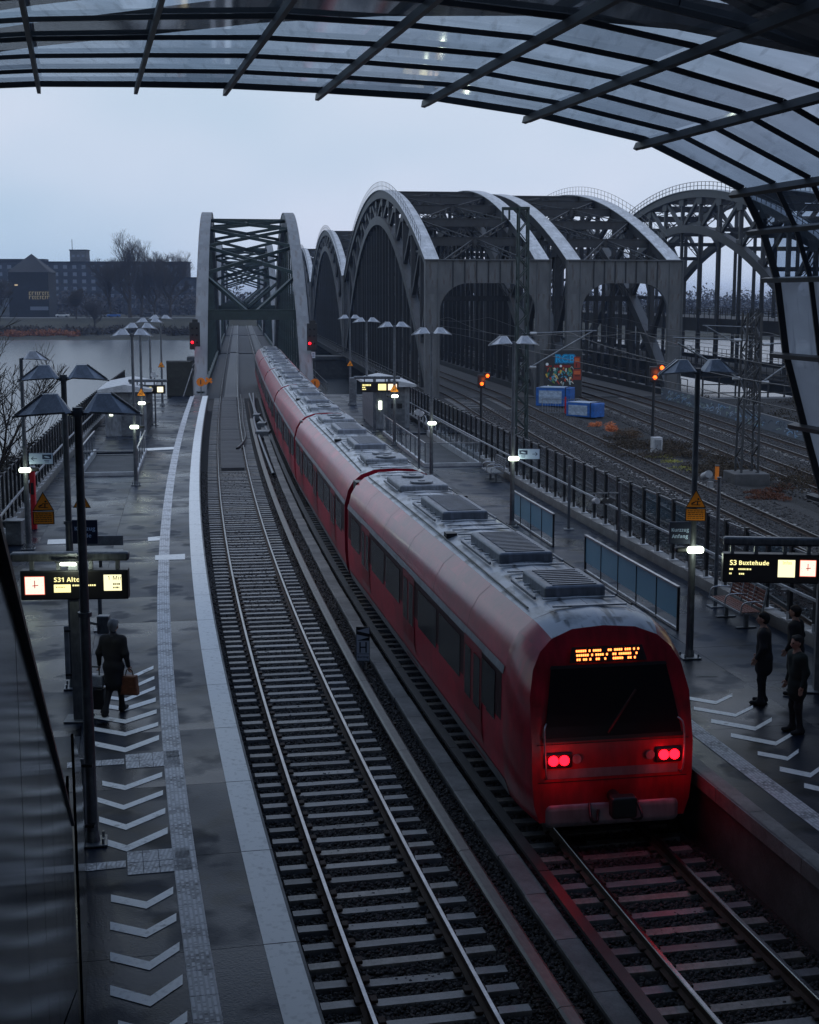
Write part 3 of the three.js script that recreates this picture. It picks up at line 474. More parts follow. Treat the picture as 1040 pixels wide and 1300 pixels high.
function oldBridge(name, label, U, W, group, o) { // trussed arches: upper chord, lower arch, web between, hangers, portal frames
  const t = thing(name, label, 'bridge', bridgeAt(o.s0, U), BA, group), S = o.S, up = (s) => arc(s, S, o.end, o.top), lo = (s) => arc(s, S, o.low, o.arch), n = 14, D = -1.0;
  for (const [e, u] of [[-1, 0], [1, W]]) {
    const rl = o.rails.includes(e); const c = part(t, 'upper_chord', [chord(u, 0.95, 0.9, S, up, 40)], M.oldSteel);
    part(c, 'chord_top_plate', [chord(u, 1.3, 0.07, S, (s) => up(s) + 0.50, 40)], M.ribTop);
    const pts = []; for (let s = 4; s <= S - 4; s += 1.5) pts.push([u + e * 0.55, up(s) + 0.5, -s]); if (rl) part(c, 'railing', railing(pts, 0.95, 1, o.rail || 0.030), M.oldSteel);
    part(t, 'lower_arch', [chord(u, 0.85, 1.0, S, lo, 40)], M.oldSteel);
    for (let i = 1; i < n; i++) { const s = S * i / n, y0 = lo(s), y1 = up(s); part(t, 'web_post', [bar([u, y0, -s], [u, y1, -s], 0.42, 0.5)], M.oldSteel);
      part(t, 'gusset_plate', [box(0.52, 1.5, 1.9, u, y1 - 0.55, -s), box(0.50, 1.4, 1.7, u, y0 + 0.35, -s)], M.oldSteel);
      if (y0 > D + 1.5) part(t, 'hanger', [bar([u, D - 0.4, -s], [u, y0, -s], 0.34, 0.44)], o.dark || M.oldSteelDark); }
    for (let i = 0; i < n; i++) { const a = S * i / n, b = S * (i + 1) / n, left = i < n / 2; part(t, 'diagonal', [bar(left ? [u, up(a + (i ? 0 : 0.5)), -a - (i ? 0 : 0.5)] : [u, lo(a), -a], left ? [u, lo(b), -b] : [u, up(b - (i === n - 1 ? 0.5 : 0)), -b + (i === n - 1 ? 0.5 : 0)], 0.36, 0.5)], M.oldSteel); }
    if (o.fill) for (let s = 3.5; s < S - 3; s += 3.5) if (lo(s) > 2) part(t, 'hanger', [bar([u, D - 0.4, -s - 1], [u, lo(s + 1), -s - 1], 0.30, 0.30)], M.oldSteelDark);
    part(t, 'edge_girder', [box(0.7, 1.9, S, u, D - 0.7, -S / 2)], M.oldSteelDark);
    const rp = []; for (let s = 0; s <= S; s += 2) rp.push([u + e * 1.5, D, -s]); part(t, 'railing', railing(rp, 1.2, 1, 0.06), M.oldSteelDark);
    part(t, 'footway', [box(1.5, 0.12, S, u + e * 0.8, D - 0.15, -S / 2)], M.oldSteelDark);
  }
  part(t, 'deck', [box(W - 0.8, 0.5, S, W / 2, -1.52, -S / 2)], M.concreteDark);
  if (o.upperDeck) { part(t, 'upper_deck', [box(W - 1, 1.7, S, W / 2, o.upperDeck, -S / 2)], M.oldSteelDark); for (const u of [0, W]) { const rp = []; for (let s = 0; s <= S; s += 2) rp.push([u, o.upperDeck + 0.85, -s]); part(t, 'railing', railing(rp, 1.1, 1, 0.07), M.oldSteelDark); } }
  for (let i = 1; i <= n - 1; i++) { const s = S * i / n; if (lo(s) > 6.5 && i % 2 === 0) { const y0 = lo(s) + 0.4, y1 = up(s) - 0.5; for (const [a, b] of [[0.4, W / 2], [W - 0.4, W / 2]]) part(t, 'sway_brace', lattice([a, y0, -s - 0.06 * (a > 1)], [b, y1, -s - 0.06 * (a > 1)], 0.4, 0.11, 8), M.oldSteel); }
    part(t, 'cross_beam', [box(W - 0.9, 0.75, 0.3, W / 2, up(s) - 0.05, -s), box(W - 0.9, 0.06, 0.5, W / 2, up(s) + 0.36, -s)], M.oldSteel);
    if (lo(s) > 6.5) part(t, 'cross_beam', [box(W - 0.9, 0.5, 0.3, W / 2, lo(s), -s)], M.oldSteelDark); }
  for (let i = 0; i < n; i += 2) { const a = S * i / n, b = S * (i + 2) / n, m = (a + b) / 2; for (const e of [-1, 1]) for (const q of [a, b]) part(t, 'lateral_brace', lattice([W / 2 + e * (W / 2 - 0.5), up(q) + (q === a ? 0 : 0.02), -q], [W / 2 + e * 0.12, up(m), -m], 0.42, 0.10, 10), M.oldSteel); }
  if (o.portal) for (const z of o.portal === 2 ? [0, -S] : [0]) { // end portal of plated posts and a haunched beam with stiffeners
    const T = o.end + 0.55, B = -1.6, b = 1.25, r = 2.6, inner = []; const x0 = -0.62 + b, x1 = W + 0.62 - b, y1 = T - 2.0;
    for (let k = 0; k <= 8; k++) { const q = Math.PI - k / 8 * Math.PI / 2; inner.push([x0 + r + r * Math.cos(q), y1 - r + r * Math.sin(q)]); } for (let k = 0; k <= 8; k++) { const q = Math.PI / 2 - k / 8 * Math.PI / 2; inner.push([x1 - r + r * Math.cos(q), y1 - r + r * Math.sin(q)]); }
    const pf = part(t, 'portal_frame', [extr([[-0.62, B], [-0.62, T], [W + 0.62, T], [W + 0.62, B], [x1, B], ...inner.reverse(), [x0, B]], 0.5, z - (z ? 0.3 : 0.2))], M.portal);
    const zf = z ? z - 0.34 : 0.34, st = []; for (let k = 0; k <= 8; k++) { const x = x0 + 0.1 + (x1 - x0 - 0.2) * k / 8; if (k && k < 8) { const e = Math.min(x - x0, x1 - x), yb = e < r ? y1 - r + Math.sqrt(Math.max(0, r * r - (r - e) ** 2)) : y1; st.push(box(0.09, T - yb - 0.1, 0.10, x, (T + yb) / 2, zf)); } }
    part(pf, 'stiffener', st, M.oldSteelDark); part(pf, 'flange', [box(W + 1.5, 0.10, 1.0, W / 2, T + 0.05, z), ...[-0.66, W + 0.66].map((x) => box(0.08, T - B, 0.9, x, (T + B) / 2, z)), box(0.10, T - B, 0.12, x0 - 0.1, (T + B) / 2, zf), box(0.10, T - B, 0.12, x1 + 0.1, (T + B) / 2, zf)], M.portal);
  }
  return t;
}
const g1 = 'spans of the old railway bridge beside the commuter bridge', g2 = 'spans of the old railway bridge between its twin and the double-deck bridge', g3 = 'spans of the double-deck bridge farthest from the river-side platform';
const ob = { s0: 0, S: 100, end: 10.4, top: 19.8, low: -1.4, arch: 16.9, portal: 2, fill: true, rails: [-1] };
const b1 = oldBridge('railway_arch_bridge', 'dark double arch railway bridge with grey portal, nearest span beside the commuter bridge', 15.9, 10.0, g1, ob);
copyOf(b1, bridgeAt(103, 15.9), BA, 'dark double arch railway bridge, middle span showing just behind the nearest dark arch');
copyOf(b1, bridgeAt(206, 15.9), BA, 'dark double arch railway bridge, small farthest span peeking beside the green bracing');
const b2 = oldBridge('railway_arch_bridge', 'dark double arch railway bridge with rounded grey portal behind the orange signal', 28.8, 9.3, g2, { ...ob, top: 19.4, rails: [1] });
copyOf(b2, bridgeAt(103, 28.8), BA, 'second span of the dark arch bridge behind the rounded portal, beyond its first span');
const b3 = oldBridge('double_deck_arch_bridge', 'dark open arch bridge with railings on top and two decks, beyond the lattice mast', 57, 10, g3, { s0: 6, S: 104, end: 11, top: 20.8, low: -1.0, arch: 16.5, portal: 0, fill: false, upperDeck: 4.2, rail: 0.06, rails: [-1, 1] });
copyOf(b3, bridgeAt(113, 57), BA, 'far span of the two-deck arch bridge showing between the bars of its near span');
{ // stone abutments and river piers
  const ab = thing('bridge_abutment', 'dark masonry abutment under the near ends of all the bridges', 'abutment', bridgeAt(-1.2, 30), BA);
  part(ab, 'wall', [box(92, 7.2, 2.4, 4, -5.0, 0.2)], M.concreteDark); part(ab, 'bearing_ledge', [box(92, 0.5, 1.6, 4, -2.1, -1.6)], M.concreteDark);
  for (const [s, w] of [[102.3, 'nearer'], [205.5, 'farther']]) { const p = thing('river_pier', `dark stone river pier carrying the bridges, ${w} of the two`, 'pier', bridgeAt(s, 26), BA); part(p, 'shaft', [rbox(78, 6.2, 4.2, 4, -5.0, 0, 0.6)], M.concreteDark); part(p, 'cap_stone', [rbox(79, 0.6, 4.8, 4, -1.95, 0, 0.1)], M.concreteDark); }
}

// ---------------------------------------------------------------- the commuter train, standing on the curve
M.redFace = mat([0.42, 0.010, 0.028], 0.3, 0, { clearcoat: 0.3, clearcoatRoughness: 0.15, map: streak, mapS: 2.2 }); M.trainUnitB = mat([0.33, 0.35, 0.38], 0.5, 0.2, { map: streak, mapS: 1.1 });
{
  const t = thing('commuter_train', 'long red commuter train with grey roof and glowing red tail lamps rounding the curve', 'train');
  const L = 20.4, OFF = 4.1, R0 = 21.2, half = [[1.36, 0.32], [1.46, 0.62], [1.50, 1.05], [1.51, 1.62], [1.50, 2.46], [1.47, 2.60], [1.40, 2.90], [1.24, 3.18], [1.00, 3.38], [0.60, 3.52], [0, 3.56]];
  const band = (a, b, z0, z1, e = 0, both = true, sc = null) => { // skin strip from profile corner a to b, sides mirrored
    const P = []; for (const s of both ? [-1, 1] : [-1]) for (let i = a; i < b; i++) { const [x0, y0] = half[i], [x1, y1] = half[i + 1], q = (x, y, z) => [s * (x + e), y + (x < 0.9 ? e : 0), z]; const A = q(x0, y0, z0), B = q(x1, y1, z0), C = q(x1, y1, z1), D = q(x0, y0, z1); P.push(...A, ...B, ...C, ...A, ...C, ...D); } return boxUV(toCreasedNormals(soup(P).deleteAttribute('normal'), 0.75)); };
  const endCap = (z) => { const P = []; for (let i = 0; i < 10; i++) { const [x0, y0] = half[i], [x1, y1] = half[i + 1]; P.push(-x0, y0, z, x0, y0, z, x1, y1, z, -x0, y0, z, x1, y1, z, -x1, y1, z); } return soup(P); };
  const sidePlate = (s, z0, z1, y0, y1, e) => { const x = (y) => { let i = 0; while (i < 8 && y > half[i + 1][1]) i++; const [a, p] = half[i], [b, q] = half[i + 1]; return a + (b - a) * (y - p) / (q - p) + e; }; const n = 4, P = []; for (let k = 0; k < n; k++) { const ya = y0 + (y1 - y0) * k / n, yb = y0 + (y1 - y0) * (k + 1) / n, A = [s * x(ya), ya, z0], B = [s * x(yb), yb, z0], C = [s * x(yb), yb, z1], D = [s * x(ya), ya, z1]; P.push(...A, ...B, ...C, ...A, ...C, ...D); } return boxUV(soup(P)); };
  const doors = [-6.6, 0, 6.6];
  function carriage(cab) {
    const z0 = -L / 2, z1 = L / 2 - (cab ? 1.35 : 0), c = new THREE.Mesh(mergeGeometries([band(1, 5, z0, z1), boxUV(endCap(z0)), ...(cab ? [] : [boxUV(endCap(z1))])]), M.red); c.name = 'carriage'; shade(c); t.add(c);
    mesh(c, 'roof_shoulder', band(5, 8, z0, z1), M.redTop); for (let z = z0 + 2.9; z < z1 - 1; z += 3.3) mesh(c, 'panel_seam', mergeGeometries([band(5, 8, z, z + 0.018, 0.003), band(1, 3, z, z + 0.014, 0.003)]), M.dark);
    mesh(c, 'skirt', mergeGeometries([band(0, 1, z0, z1, 0.006), boxUV(box(2.6, 0.05, L - 1.5, 0, 0.32, -0.6))]), M.trainGrey);
    mesh(c, 'waist_stripe', band(0, 1, z0, z1, 0.012), M.trainGrey).position.y = 0.0;
    mesh(c, 'window_band', band(3, 4, z0 + 0.15, z1 - 0.1, 0.004), mat([0.030, 0.008, 0.010], 0.4, 0, { specularIntensity: 0.3 }));
    mesh(c, 'gutter', band(4, 5, z0, z1, 0.014), M.trainGrey);
    mesh(c, 'roof', band(8, 10, z0, z1, 0.004), M.trainRoof);
    const ribs = []; for (let z = z0 + 0.4; z < z1; z += 0.62) ribs.push(box(1.3, 0.03, 0.06, 0, 3.57, z)); mesh(c, 'roof_rib', merge(ribs), M.trainRoof);
    for (const s of [-1, 1]) {
      for (const d of doors) { const dr = mesh(c, 'door', sidePlate(s, d - 0.72, d + 0.72, 0.42, 2.48, 0.020), M.redDoor); for (const e of [-0.36, 0.36]) mesh(dr, 'door_window', sidePlate(s, d + e - 0.25, d + e + 0.25, 1.35, 2.30, 0.026), M.window); }
      for (const [a, b] of [[-9.4, -7.7], [-5.5, -3.5], [-3.2, -1.2], [1.2, 3.2], [3.5, 5.5], [7.7, cab ? 8.3 : 9.4]]) mesh(c, 'window', sidePlate(s, a, b, 1.50, 2.32, 0.014), M.window);
    }
    for (const [z, w] of [[-7, 2.2], [-2.2, 2.8], [3.4, 2.6], [cab ? 7.2 : 8, 1.6]]) { const k = Math.abs(Math.round(z * 3)) % 3, g = [rbox(k === 1 ? 1.1 : 1.35, 0.20 + 0.05 * k, w, 0, 3.60 + 0.02 * k, z, 0.06)]; if (k === 0) for (const e of [-0.3, 0.3]) g.push(cyl(0.32, 0.32, 0.04, 0, 3.74, z + e * w, 20), cyl(0.10, 0.10, 0.07, 0, 3.75, z + e * w, 12)); else if (k === 1) for (let q = -w / 2 + 0.2; q < w / 2 - 0.1; q += 0.16) g.push(box(0.8, 0.025, 0.07, 0, 3.75, z + q)); else g.push(box(0.5, 0.06, w * 0.5, 0.2, 3.78, z), box(0.3, 0.10, 0.4, -0.35, 3.79, z - w * 0.25)); for (const e of [-1, 1]) g.push(box(0.04, 0.05, w, e * 0.74, 3.55, z)); mesh(c, 'roof_unit', merge(g), k === 1 ? M.trainUnit : M.trainUnitB); }
    mesh(c, 'roof_cable', merge([tube([[0.86, 3.48, z0 + 0.3], [0.82, 3.5, -3], [0.88, 3.47, 1], [0.83, 3.5, z1 - 0.3]], 0.022, 30, 5), tube([[-0.92, 3.45, z0 + 0.3], [-0.9, 3.46, 0], [-0.93, 3.44, z1 - 0.6]], 0.018, 24, 5), box(0.3, 0.12, 0.4, 0.7, 3.53, -4.6), box(0.24, 0.10, 0.3, -0.75, 3.51, 1.0)]), M.dark);
    for (const z of [-7.2, 7.2 - (cab ? 0.6 : 0)]) { const b = [box(2.2, 0.35, 2.9, 0, 0.30, z)]; mesh(c, 'bogie', merge(b), M.black); for (const e of [-1.1, 1.1]) for (const s of [-0.75, 0.75]) mesh(c, 'wheel', boxUV(new THREE.CylinderGeometry(0.42, 0.42, 0.13, 20).rotateZ(Math.PI / 2).translate(s, 0.40, z + e)), M.railSide); }
    if (!cab) mesh(c, 'gangway', merge([box(2.5, 2.8, 0.6, 0, 1.85, z0 - 0.25)]), M.black);
    else { mesh(c, 'gangway', merge([box(2.5, 2.8, 0.6, 0, 1.85, z0 - 0.25)]), M.black);
      const N = 7, ring = (k) => { const q = k / N, sx = 1 - 0.10 * q * q, zz = z1 + 1.35 * q; return half.map(([x, y]) => [x * sx, 0.32 + (y - 0.32) * (1 - 0.05 * q * q), zz - q * 0.62 * Math.max(0, (y - 1.5) / 2) ** 1.4]); };
      const P = [], R = []; for (let k = 0; k < N; k++) { const A = ring(k), B = ring(k + 1); for (let i = 0; i < 10; i++) for (const s of [-1, 1]) { const f = ([x, y, z]) => [s * x, y, z], dst = i >= 8 ? R : P; dst.push(...f(A[i]), ...f(A[i + 1]), ...f(B[i + 1]), ...f(A[i]), ...f(B[i + 1]), ...f(B[i])); } }
      const E = ring(N); for (let i = 0; i < 10; i++) { const a = E[i], b = E[i + 1]; P.push(-a[0], a[1], a[2], a[0], a[1], a[2], b[0], b[1], b[2], -a[0], a[1], a[2], b[0], b[1], b[2], -b[0], b[1], b[2]); }
      mesh(c, 'cab_shell', boxUV(toCreasedNormals(soup(P), 0.6)), M.redFace); mesh(c, 'cab_roof', boxUV(toCreasedNormals(soup(R), 0.7)), M.trainRoof);
      const zf = (y) => z1 + 1.35 - 0.62 * Math.max(0, (y - 1.5) / 2) ** 1.4, fp = (pts, e) => { const v = pts.map(([x, y]) => [x, y, zf(y) + e]), Q = []; const n = v.length / 2; for (let i = 0; i < n - 1; i++) Q.push(...v[2 * i], ...v[2 * i + 1], ...v[2 * i + 3], ...v[2 * i], ...v[2 * i + 3], ...v[2 * i + 2]); return boxUV(soup(Q)); };
      const strip = (w, y0, y1, e, w1 = w) => { const q = []; for (let k = 0; k <= 6; k++) { const y = y0 + (y1 - y0) * k / 6, x = mixv(w, w1, k / 6); q.push([-x, y], [x, y]); } return fp(q, e); };
      mesh(c, 'windscreen', strip(1.16, 1.72, 2.78, 0.012, 0.98), M.window); mesh(c, 'wiper', boxUV(bar([-0.1, 1.78, zf(1.78) + 0.03], [0.42, 2.42, zf(2.42) + 0.03], 0.03)), M.black);
      mesh(c, 'destination_display', strip(0.66, 2.86, 3.10, 0.014, 0.60), M.black);
      const px = []; for (let k = 0; k < 30; k++) for (let r = 0; r < 3; r++) if (hash(k, r + 3) < 0.62) { const y = 2.91 + r * 0.065; px.push(box(0.026, 0.035, 0.01, -0.52 + k * 0.036, y, zf(y) + 0.022)); } mesh(c, 'display_lamp', merge(px), glow(0xff7a3a, 5));
      mesh(c, 'lower_apron', boxUV(rbox(2.3, 0.42, 0.5, 0, 0.42, z1 + 1.15, 0.12)), M.trainGrey); mesh(c, 'coupler', merge([cyl(0.10, 0.10, 0.5, 0, 0, 0, 12).rotateX(Math.PI / 2).translate(0, 0.72, z1 + 1.6), rbox(0.42, 0.36, 0.22, 0, 0.72, z1 + 1.88, 0.05)]), M.dark);
      for (const s of [-1, 1]) { const h = mesh(c, 'lamp_housing', boxUV(rbox(0.46, 0.26, 0.08, s * 0.93, 1.36, z1 + 1.36, 0.04)), M.black); mesh(h, 'tail_lamp', merge([-0.09, 0.09].map((q) => cyl(0.085, 0.08, 0.05, 0, 0, 0, 20).rotateX(Math.PI / 2).translate(s * 0.93 + q, 1.37, z1 + 1.405))), M.tailGlow);
        const l = new THREE.PointLight(0xff1418, 0.4, 0, 2); l.position.set(s * 0.93, 1.38, z1 + 1.7); l.castShadow = true; l.shadow.radius = 5; c.add(l); }
      mesh(c, 'screen_gasket', mergeGeometries([strip(1.20, 1.66, 1.72, 0.010), strip(1.00, 2.78, 2.83, 0.010, 0.97)]), M.black); mesh(c, 'face_seam', mergeGeometries([strip(1.28, 1.615, 1.63, 0.006), strip(1.26, 0.985, 1.0, 0.006)]), M.dark);
      for (const e of [-1, 1]) { mesh(c, 'grab_rail', boxUV(tube([[e * 1.12, 1.08, z1 + 1.36], [e * 1.14, 1.1, z1 + 1.44], [e * 1.16, 1.9, z1 + 1.36], [e * 1.10, 1.95, z1 + 1.26]], 0.016, 16, 6)), M.steelRail); mesh(c, 'head_lamp', boxUV(cyl(0.075, 0.075, 0.03, 0, 0, 0, 18).rotateX(Math.PI / 2).translate(e * 0.62, 1.37, z1 + 1.37)), M.clad); mesh(c, 'cab_window', sidePlate(e, z1 - 1.5, z1 - 0.55, 1.55, 2.36, 0.016), M.window); mesh(c, 'brake_hose', boxUV(tube([[e * 0.4, 0.62, z1 + 1.4], [e * 0.42, 0.4, z1 + 1.6], [e * 0.3, 0.36, z1 + 1.5], [e * 0.25, 0.5, z1 + 1.4]], 0.025, 16, 6)), M.black); }
      const num = mesh(c, 'lower_panel', strip(1.1, 1.05, 1.20, 0.008), M.trainGrey); num.visible = true;
    }
    return c;
  }
  const place = (c, d0) => { const a = on(d0, OFF), b = on(d0 + L, OFF); c.position.set((a[0] + b[0]) / 2, RAIL + 0.02, (a[2] + b[2]) / 2); c.rotation.y = Math.atan2(-(b[0] - a[0]), -(b[2] - a[2])) ; };
  const rear = carriage(true); place(rear, R0);
  const mid = carriage(false); place(mid, R0 + L + 0.55);
  for (let k = 2; k < 6; k++) { const c = mid.clone(); t.add(c); place(c, R0 + k * (L + 0.55)); }
}

// ---------------------------------------------------------------- platform furniture
const plate = (w, h, d) => rbox(w, h, d, 0, 0, 0, 0.01);
const wing = (s) => { const b = [[0.08, -0.16], [0.16, -0.26], [0.62, -0.26], [0.86, -0.05], [0.86, 0.05], [0.62, 0.26], [0.16, 0.26], [0.08, 0.16]], tp = [[0.26, -0.07], [0.28, -0.09], [0.44, -0.09], [0.47, -0.03], [0.47, 0.03], [0.44, 0.09], [0.28, 0.09], [0.26, 0.07]], P = [];
  const B = b.map(([x, z]) => [s * x, -0.02 - 0.06 * Math.max(0, (x - 0.5)) / 0.36, z]), T = tp.map(([x, z]) => [s * x, 0.22, z]); for (let i = 0; i < 8; i++) { const j = (i + 1) % 8; P.push(...B[i], ...B[j], ...T[j], ...B[i], ...T[j], ...T[i]); if (i > 0 && i < 7) P.push(...T[0], ...T[i], ...T[j], ...B[0], ...B[i], ...B[j]); } return soup(P); };
const wingRim = (s) => [bar([s * 0.86, -0.075, -0.05], [s * 0.86, -0.075, 0.05], 0.03), ...[-1, 1].map((q) => bar([s * 0.86, -0.07, q * 0.05], [s * 0.62, -0.035, q * 0.265], 0.025)), ...[-1, 1].map((q) => bar([s * 0.62, -0.035, q * 0.265], [s * 0.16, -0.01, q * 0.265], 0.025)), ...[-1, 1].map((q) => bar([s * 0.46, 0.225, q * 0.085], [s * 0.84, -0.05, q * 0.06], 0.022))];
function makeLamp(label, wings) {
  const t = thing('platform_lamp', label, 'lamp', [0, 0, 0], 0, 'lamps standing in rows on the two platforms');
  part(t, 'pole', [cyl(0.085, 0.07, 3.2, 0, 1.6, 0, 16), cyl(0.065, 0.055, 2.75, 0, 4.55, 0, 16), cyl(0.10, 0.10, 0.06, 0, 3.2, 0, 16)], M.pole);
  part(t, 'base_plate', [rbox(0.42, 0.03, 0.42, 0, 0.018, 0, 0.01), ...[[-1, -1], [1, -1], [1, 1], [-1, 1]].map(([x, z]) => cyl(0.022, 0.022, 0.09, x * 0.15, 0.06, z * 0.15, 6)), cyl(0.11, 0.09, 0.16, 0, 0.1, 0, 12)], M.galv);
  part(t, 'arm', wings === 2 ? [bar([-0.22, 5.93, 0], [0, 5.86, 0], 0.06), bar([0, 5.86, 0], [0.22, 5.93, 0], 0.06), cyl(0.07, 0.07, 0.12, 0, 5.9, 0)] : [bar([0, 5.9, 0], [0.22, 5.93, 0], 0.06)], M.pole);
  for (const s of wings === 2 ? [-1, 1] : [1]) { const h = part(t, 'lamp_hood', [wing(s).translate(0, 5.92, 0)], M.hood); part(h, 'hood_rim', wingRim(s).map((g) => g.translate(0, 5.92, 0)), M.steelRail); }
  return t;
}
const lamp2 = makeLamp('tall twin-hood lamp nearest the glazed stair, in front of the left departure board', 2);
const lampSpots = { LA: [[118, 1070], 0], LB: [[95, 873], 'twin-hood lamp carrying the Kurzzug Ende plate, behind the nearest lamp by the stair'], LD: [[173, 616], 'twin-hood lamp at the corner of the river-side stairwell'],
  LE: [[182, 572.6], 'twin-hood lamp with orange triangle beside the far departure board, river side'], LF: [[193, 536.5], 'bare twin-hood lamp, second from the bridge on the river side'], LG: [[206.5, 515], 'twin-hood lamp with orange triangle closest to the bridge on the river side'],
  R1: [[445, 514], 'twin-hood lamp with a cabinet at its foot, closest to the bridge on the fenced platform'], R2: [[466, 534], 'bare twin-hood lamp, second from the bridge on the fenced platform'], R3: [[501, 565], 'twin-hood lamp with orange triangle in front of the grey lift hut'],
  R4: [[547.7, 607], 'twin-hood lamp with lit box at the corner of the fenced stairwell'], R5: [[650, 668], 'twin-hood lamp with white arrow sign and lit box behind the short blue barrier'], R6: [[875, 835], 'twin-hood lamp with Kurzzug Anfang plate beside the departure board on the fenced platform'] };
const lampAt = {};
for (const [k, [px, label]] of Object.entries(lampSpots)) { const p = G(px[0], px[1], 0), d = -p[2]; lampAt[k] = p; const o = label ? copyOf(lamp2, p, turnAt(d), label) : lamp2; o.position.set(...p); o.rotation.y = turnAt(d); if (['LA', 'LB', 'R6'].includes(k)) o.scale.y = 1.055; }
const lamp1 = makeLamp('single-hood lamp with arrow sign and lit box beside the river-side fence', 1); lampAt.LC = G(36.6, 697, 0); lamp1.position.set(...lampAt.LC); lamp1.rotation.y = turnAt(44);
function litBox(k, y, label, side = 1) { const p = lampAt[k], t = thing('emergency_light', label, 'light', [p[0], y, p[2]], turnAt(-p[2]), 'small lit boxes on the lamp poles');
  part(t, 'bracket', [box(0.3, 0.05, 0.08, 0, 0.02, 0.02), rbox(0.24, 0.12, 0.16, side * 0.30, 0, 0.06, 0.04)], M.dark); part(t, 'diffuser', [rbox(0.36, 0.15, 0.16, 0, 0, 0.17, 0.06)], M.lampGlow);
  const l = new THREE.PointLight(0xf0ffe8, 0.7, 0, 2); l.position.set(0, -0.06, 0.42); l.castShadow = true; l.shadow.radius = 5; t.add(l); }
litBox('LC', 2.5, 'small lit box on the single-hood lamp by the river-side fence'); litBox('LD', 2.45, 'small lit box on the lamp at the river-side stairwell corner'); litBox('LE', 2.45, 'small lit box below the orange triangle near the far river-side board');
litBox('R3', 2.6, 'small lit box on the lamp in front of the grey lift hut', -1); litBox('R4', 2.4, 'small lit box on the lamp at the fenced stairwell corner'); litBox('R5', 2.35, 'small lit box beside the white arrow sign on the fenced platform'); litBox('R6', 2.42, 'small lit box below the Kurzzug Anfang plate', -1);

const warnTri = canvasMat(128, 128, (g, w, h) => { g.fillStyle = '#0a0806'; g.fillRect(0, 0, w, h); g.fillStyle = '#f08c14'; g.beginPath(); g.moveTo(64, 14); g.lineTo(118, 118); g.lineTo(10, 118); g.fill(); g.fillStyle = '#0a0806'; g.beginPath(); g.ellipse(48, 92, 14, 5, -0.5, 0, 7); g.fill(); g.fillRect(58, 78, 34, 5); g.beginPath(); g.arc(78, 66, 6, 0, 7); g.fill(); g.fillRect(38, 102, 52, 5); g.fillRect(70, 84, 7, 18); });
const warnPlate = canvasMat(128, 96, (g, w, h) => { g.fillStyle = '#f08c14'; g.fillRect(0, 0, w, h); g.strokeStyle = '#0a0806'; g.lineWidth = 5; g.strokeRect(3, 3, w - 6, h - 6); g.fillStyle = '#3a2004'; for (let k = 0; k < 5; k++) for (let x = 14; x < 104;) { const q = 6 + 18 * hash(k, x); g.fillRect(x, 16 + k * 14, q, 5); x += q + 5; } });
function warnSign(p, turn, s, withPlate, label) {
  const t = thing('warning_sign', label, 'sign', p, turn, 'orange triangular warning signs on the poles');
  part(t, 'panel', [extr([[-0.5 * s, 0], [0.5 * s, 0], [0, 0.92 * s]], 0.02, -0.022)], M.dark);
  const g = soup([-0.5 * s, 0, 0, 0.5 * s, 0, 0, 0, 0.92 * s, 0], [0.02, 0.02, 0.98, 0.02, 0.5, 0.98]); mesh(t, 'print', g, warnTri);
  if (withPlate) { part(t, 'text_panel', [box(s * 0.98, s * 0.62, 0.02, 0, -0.33 * s, -0.012)], M.dark); mesh(t, 'text_print', face(s * 0.98, s * 0.62, 0, -0.33 * s, 0.001), warnPlate); }
  part(t, 'bracket', [box(0.05, 0.05, 0.16, 0, 0.12, -0.09)], M.galv); return t;
}
const off = (k, dx, y, dz = 0.12) => { const p = lampAt[k]; return [p[0] + dx, y, p[2] + dz]; };
warnSign(off('LB', -0.46, 3.62), 0.1, 0.42, true, 'orange warning triangle over a text plate on the pole with the Kurzzug Ende plate'); warnSign(off('LB', 0.30, 3.68), -0.05, 0.36, false, 'orange warning triangle without text plate just above the Kurzzug Ende plate');
warnSign(off('LE', 0.0, 2.80), 0, 0.48, false, 'orange warning triangle over the lit box at the far river-side board'); warnSign(off('LG', 0.0, 2.75), 0, 0.5, false, 'small orange warning triangle on the river-side lamp closest to the bridge');
warnSign(off('R1', 0, 2.8), 0, 0.5, false, 'small orange warning triangle on the lamp with the cabinet, fenced platform'); warnSign(off('R3', 0, 2.8), 0, 0.5, false, 'orange warning triangle on the lamp in front of the grey lift hut'); warnSign(off('R6', 0.02, 3.32), -0.1, 0.44, true, 'orange warning triangle over a text plate above the Kurzzug Anfang plate');
function textSign(name, p, turn, w, h, label, m) { const t = thing(name, label, 'sign', p, turn); part(t, 'panel', [rbox(w, h, 0.04, 0, 0, -0.025, 0.015)], M.navy); mesh(t, 'print', face(w - 0.02, h - 0.02), m); part(t, 'bracket', [box(w * 0.5, 0.04, 0.06, 0, h / 2 - 0.06, -0.07), box(w * 0.5, 0.04, 0.06, 0, -h / 2 + 0.06, -0.07)], M.galv); }
const kurz = (b) => canvasMat(192, 192, (g, w, h) => { g.fillStyle = '#0b1a36'; g.fillRect(0, 0, w, h); g.fillStyle = '#b4c8e4'; g.font = 'bold 44px sans-serif'; g.textAlign = 'center'; g.fillText('Kurzzug', w / 2, 84); g.fillText(b, w / 2, 142); });
textSign('text_sign', off('LB', 0.34, 3.2), 0, 0.50, 0.48, 'dark blue plate reading Kurzzug Ende on the river-side platform', kurz('Ende')); textSign('text_sign', off('R6', -0.30, 2.78), 0, 0.46, 0.48, 'dark blue plate reading Kurzzug Anfang on the fenced platform', kurz('Anfang'));
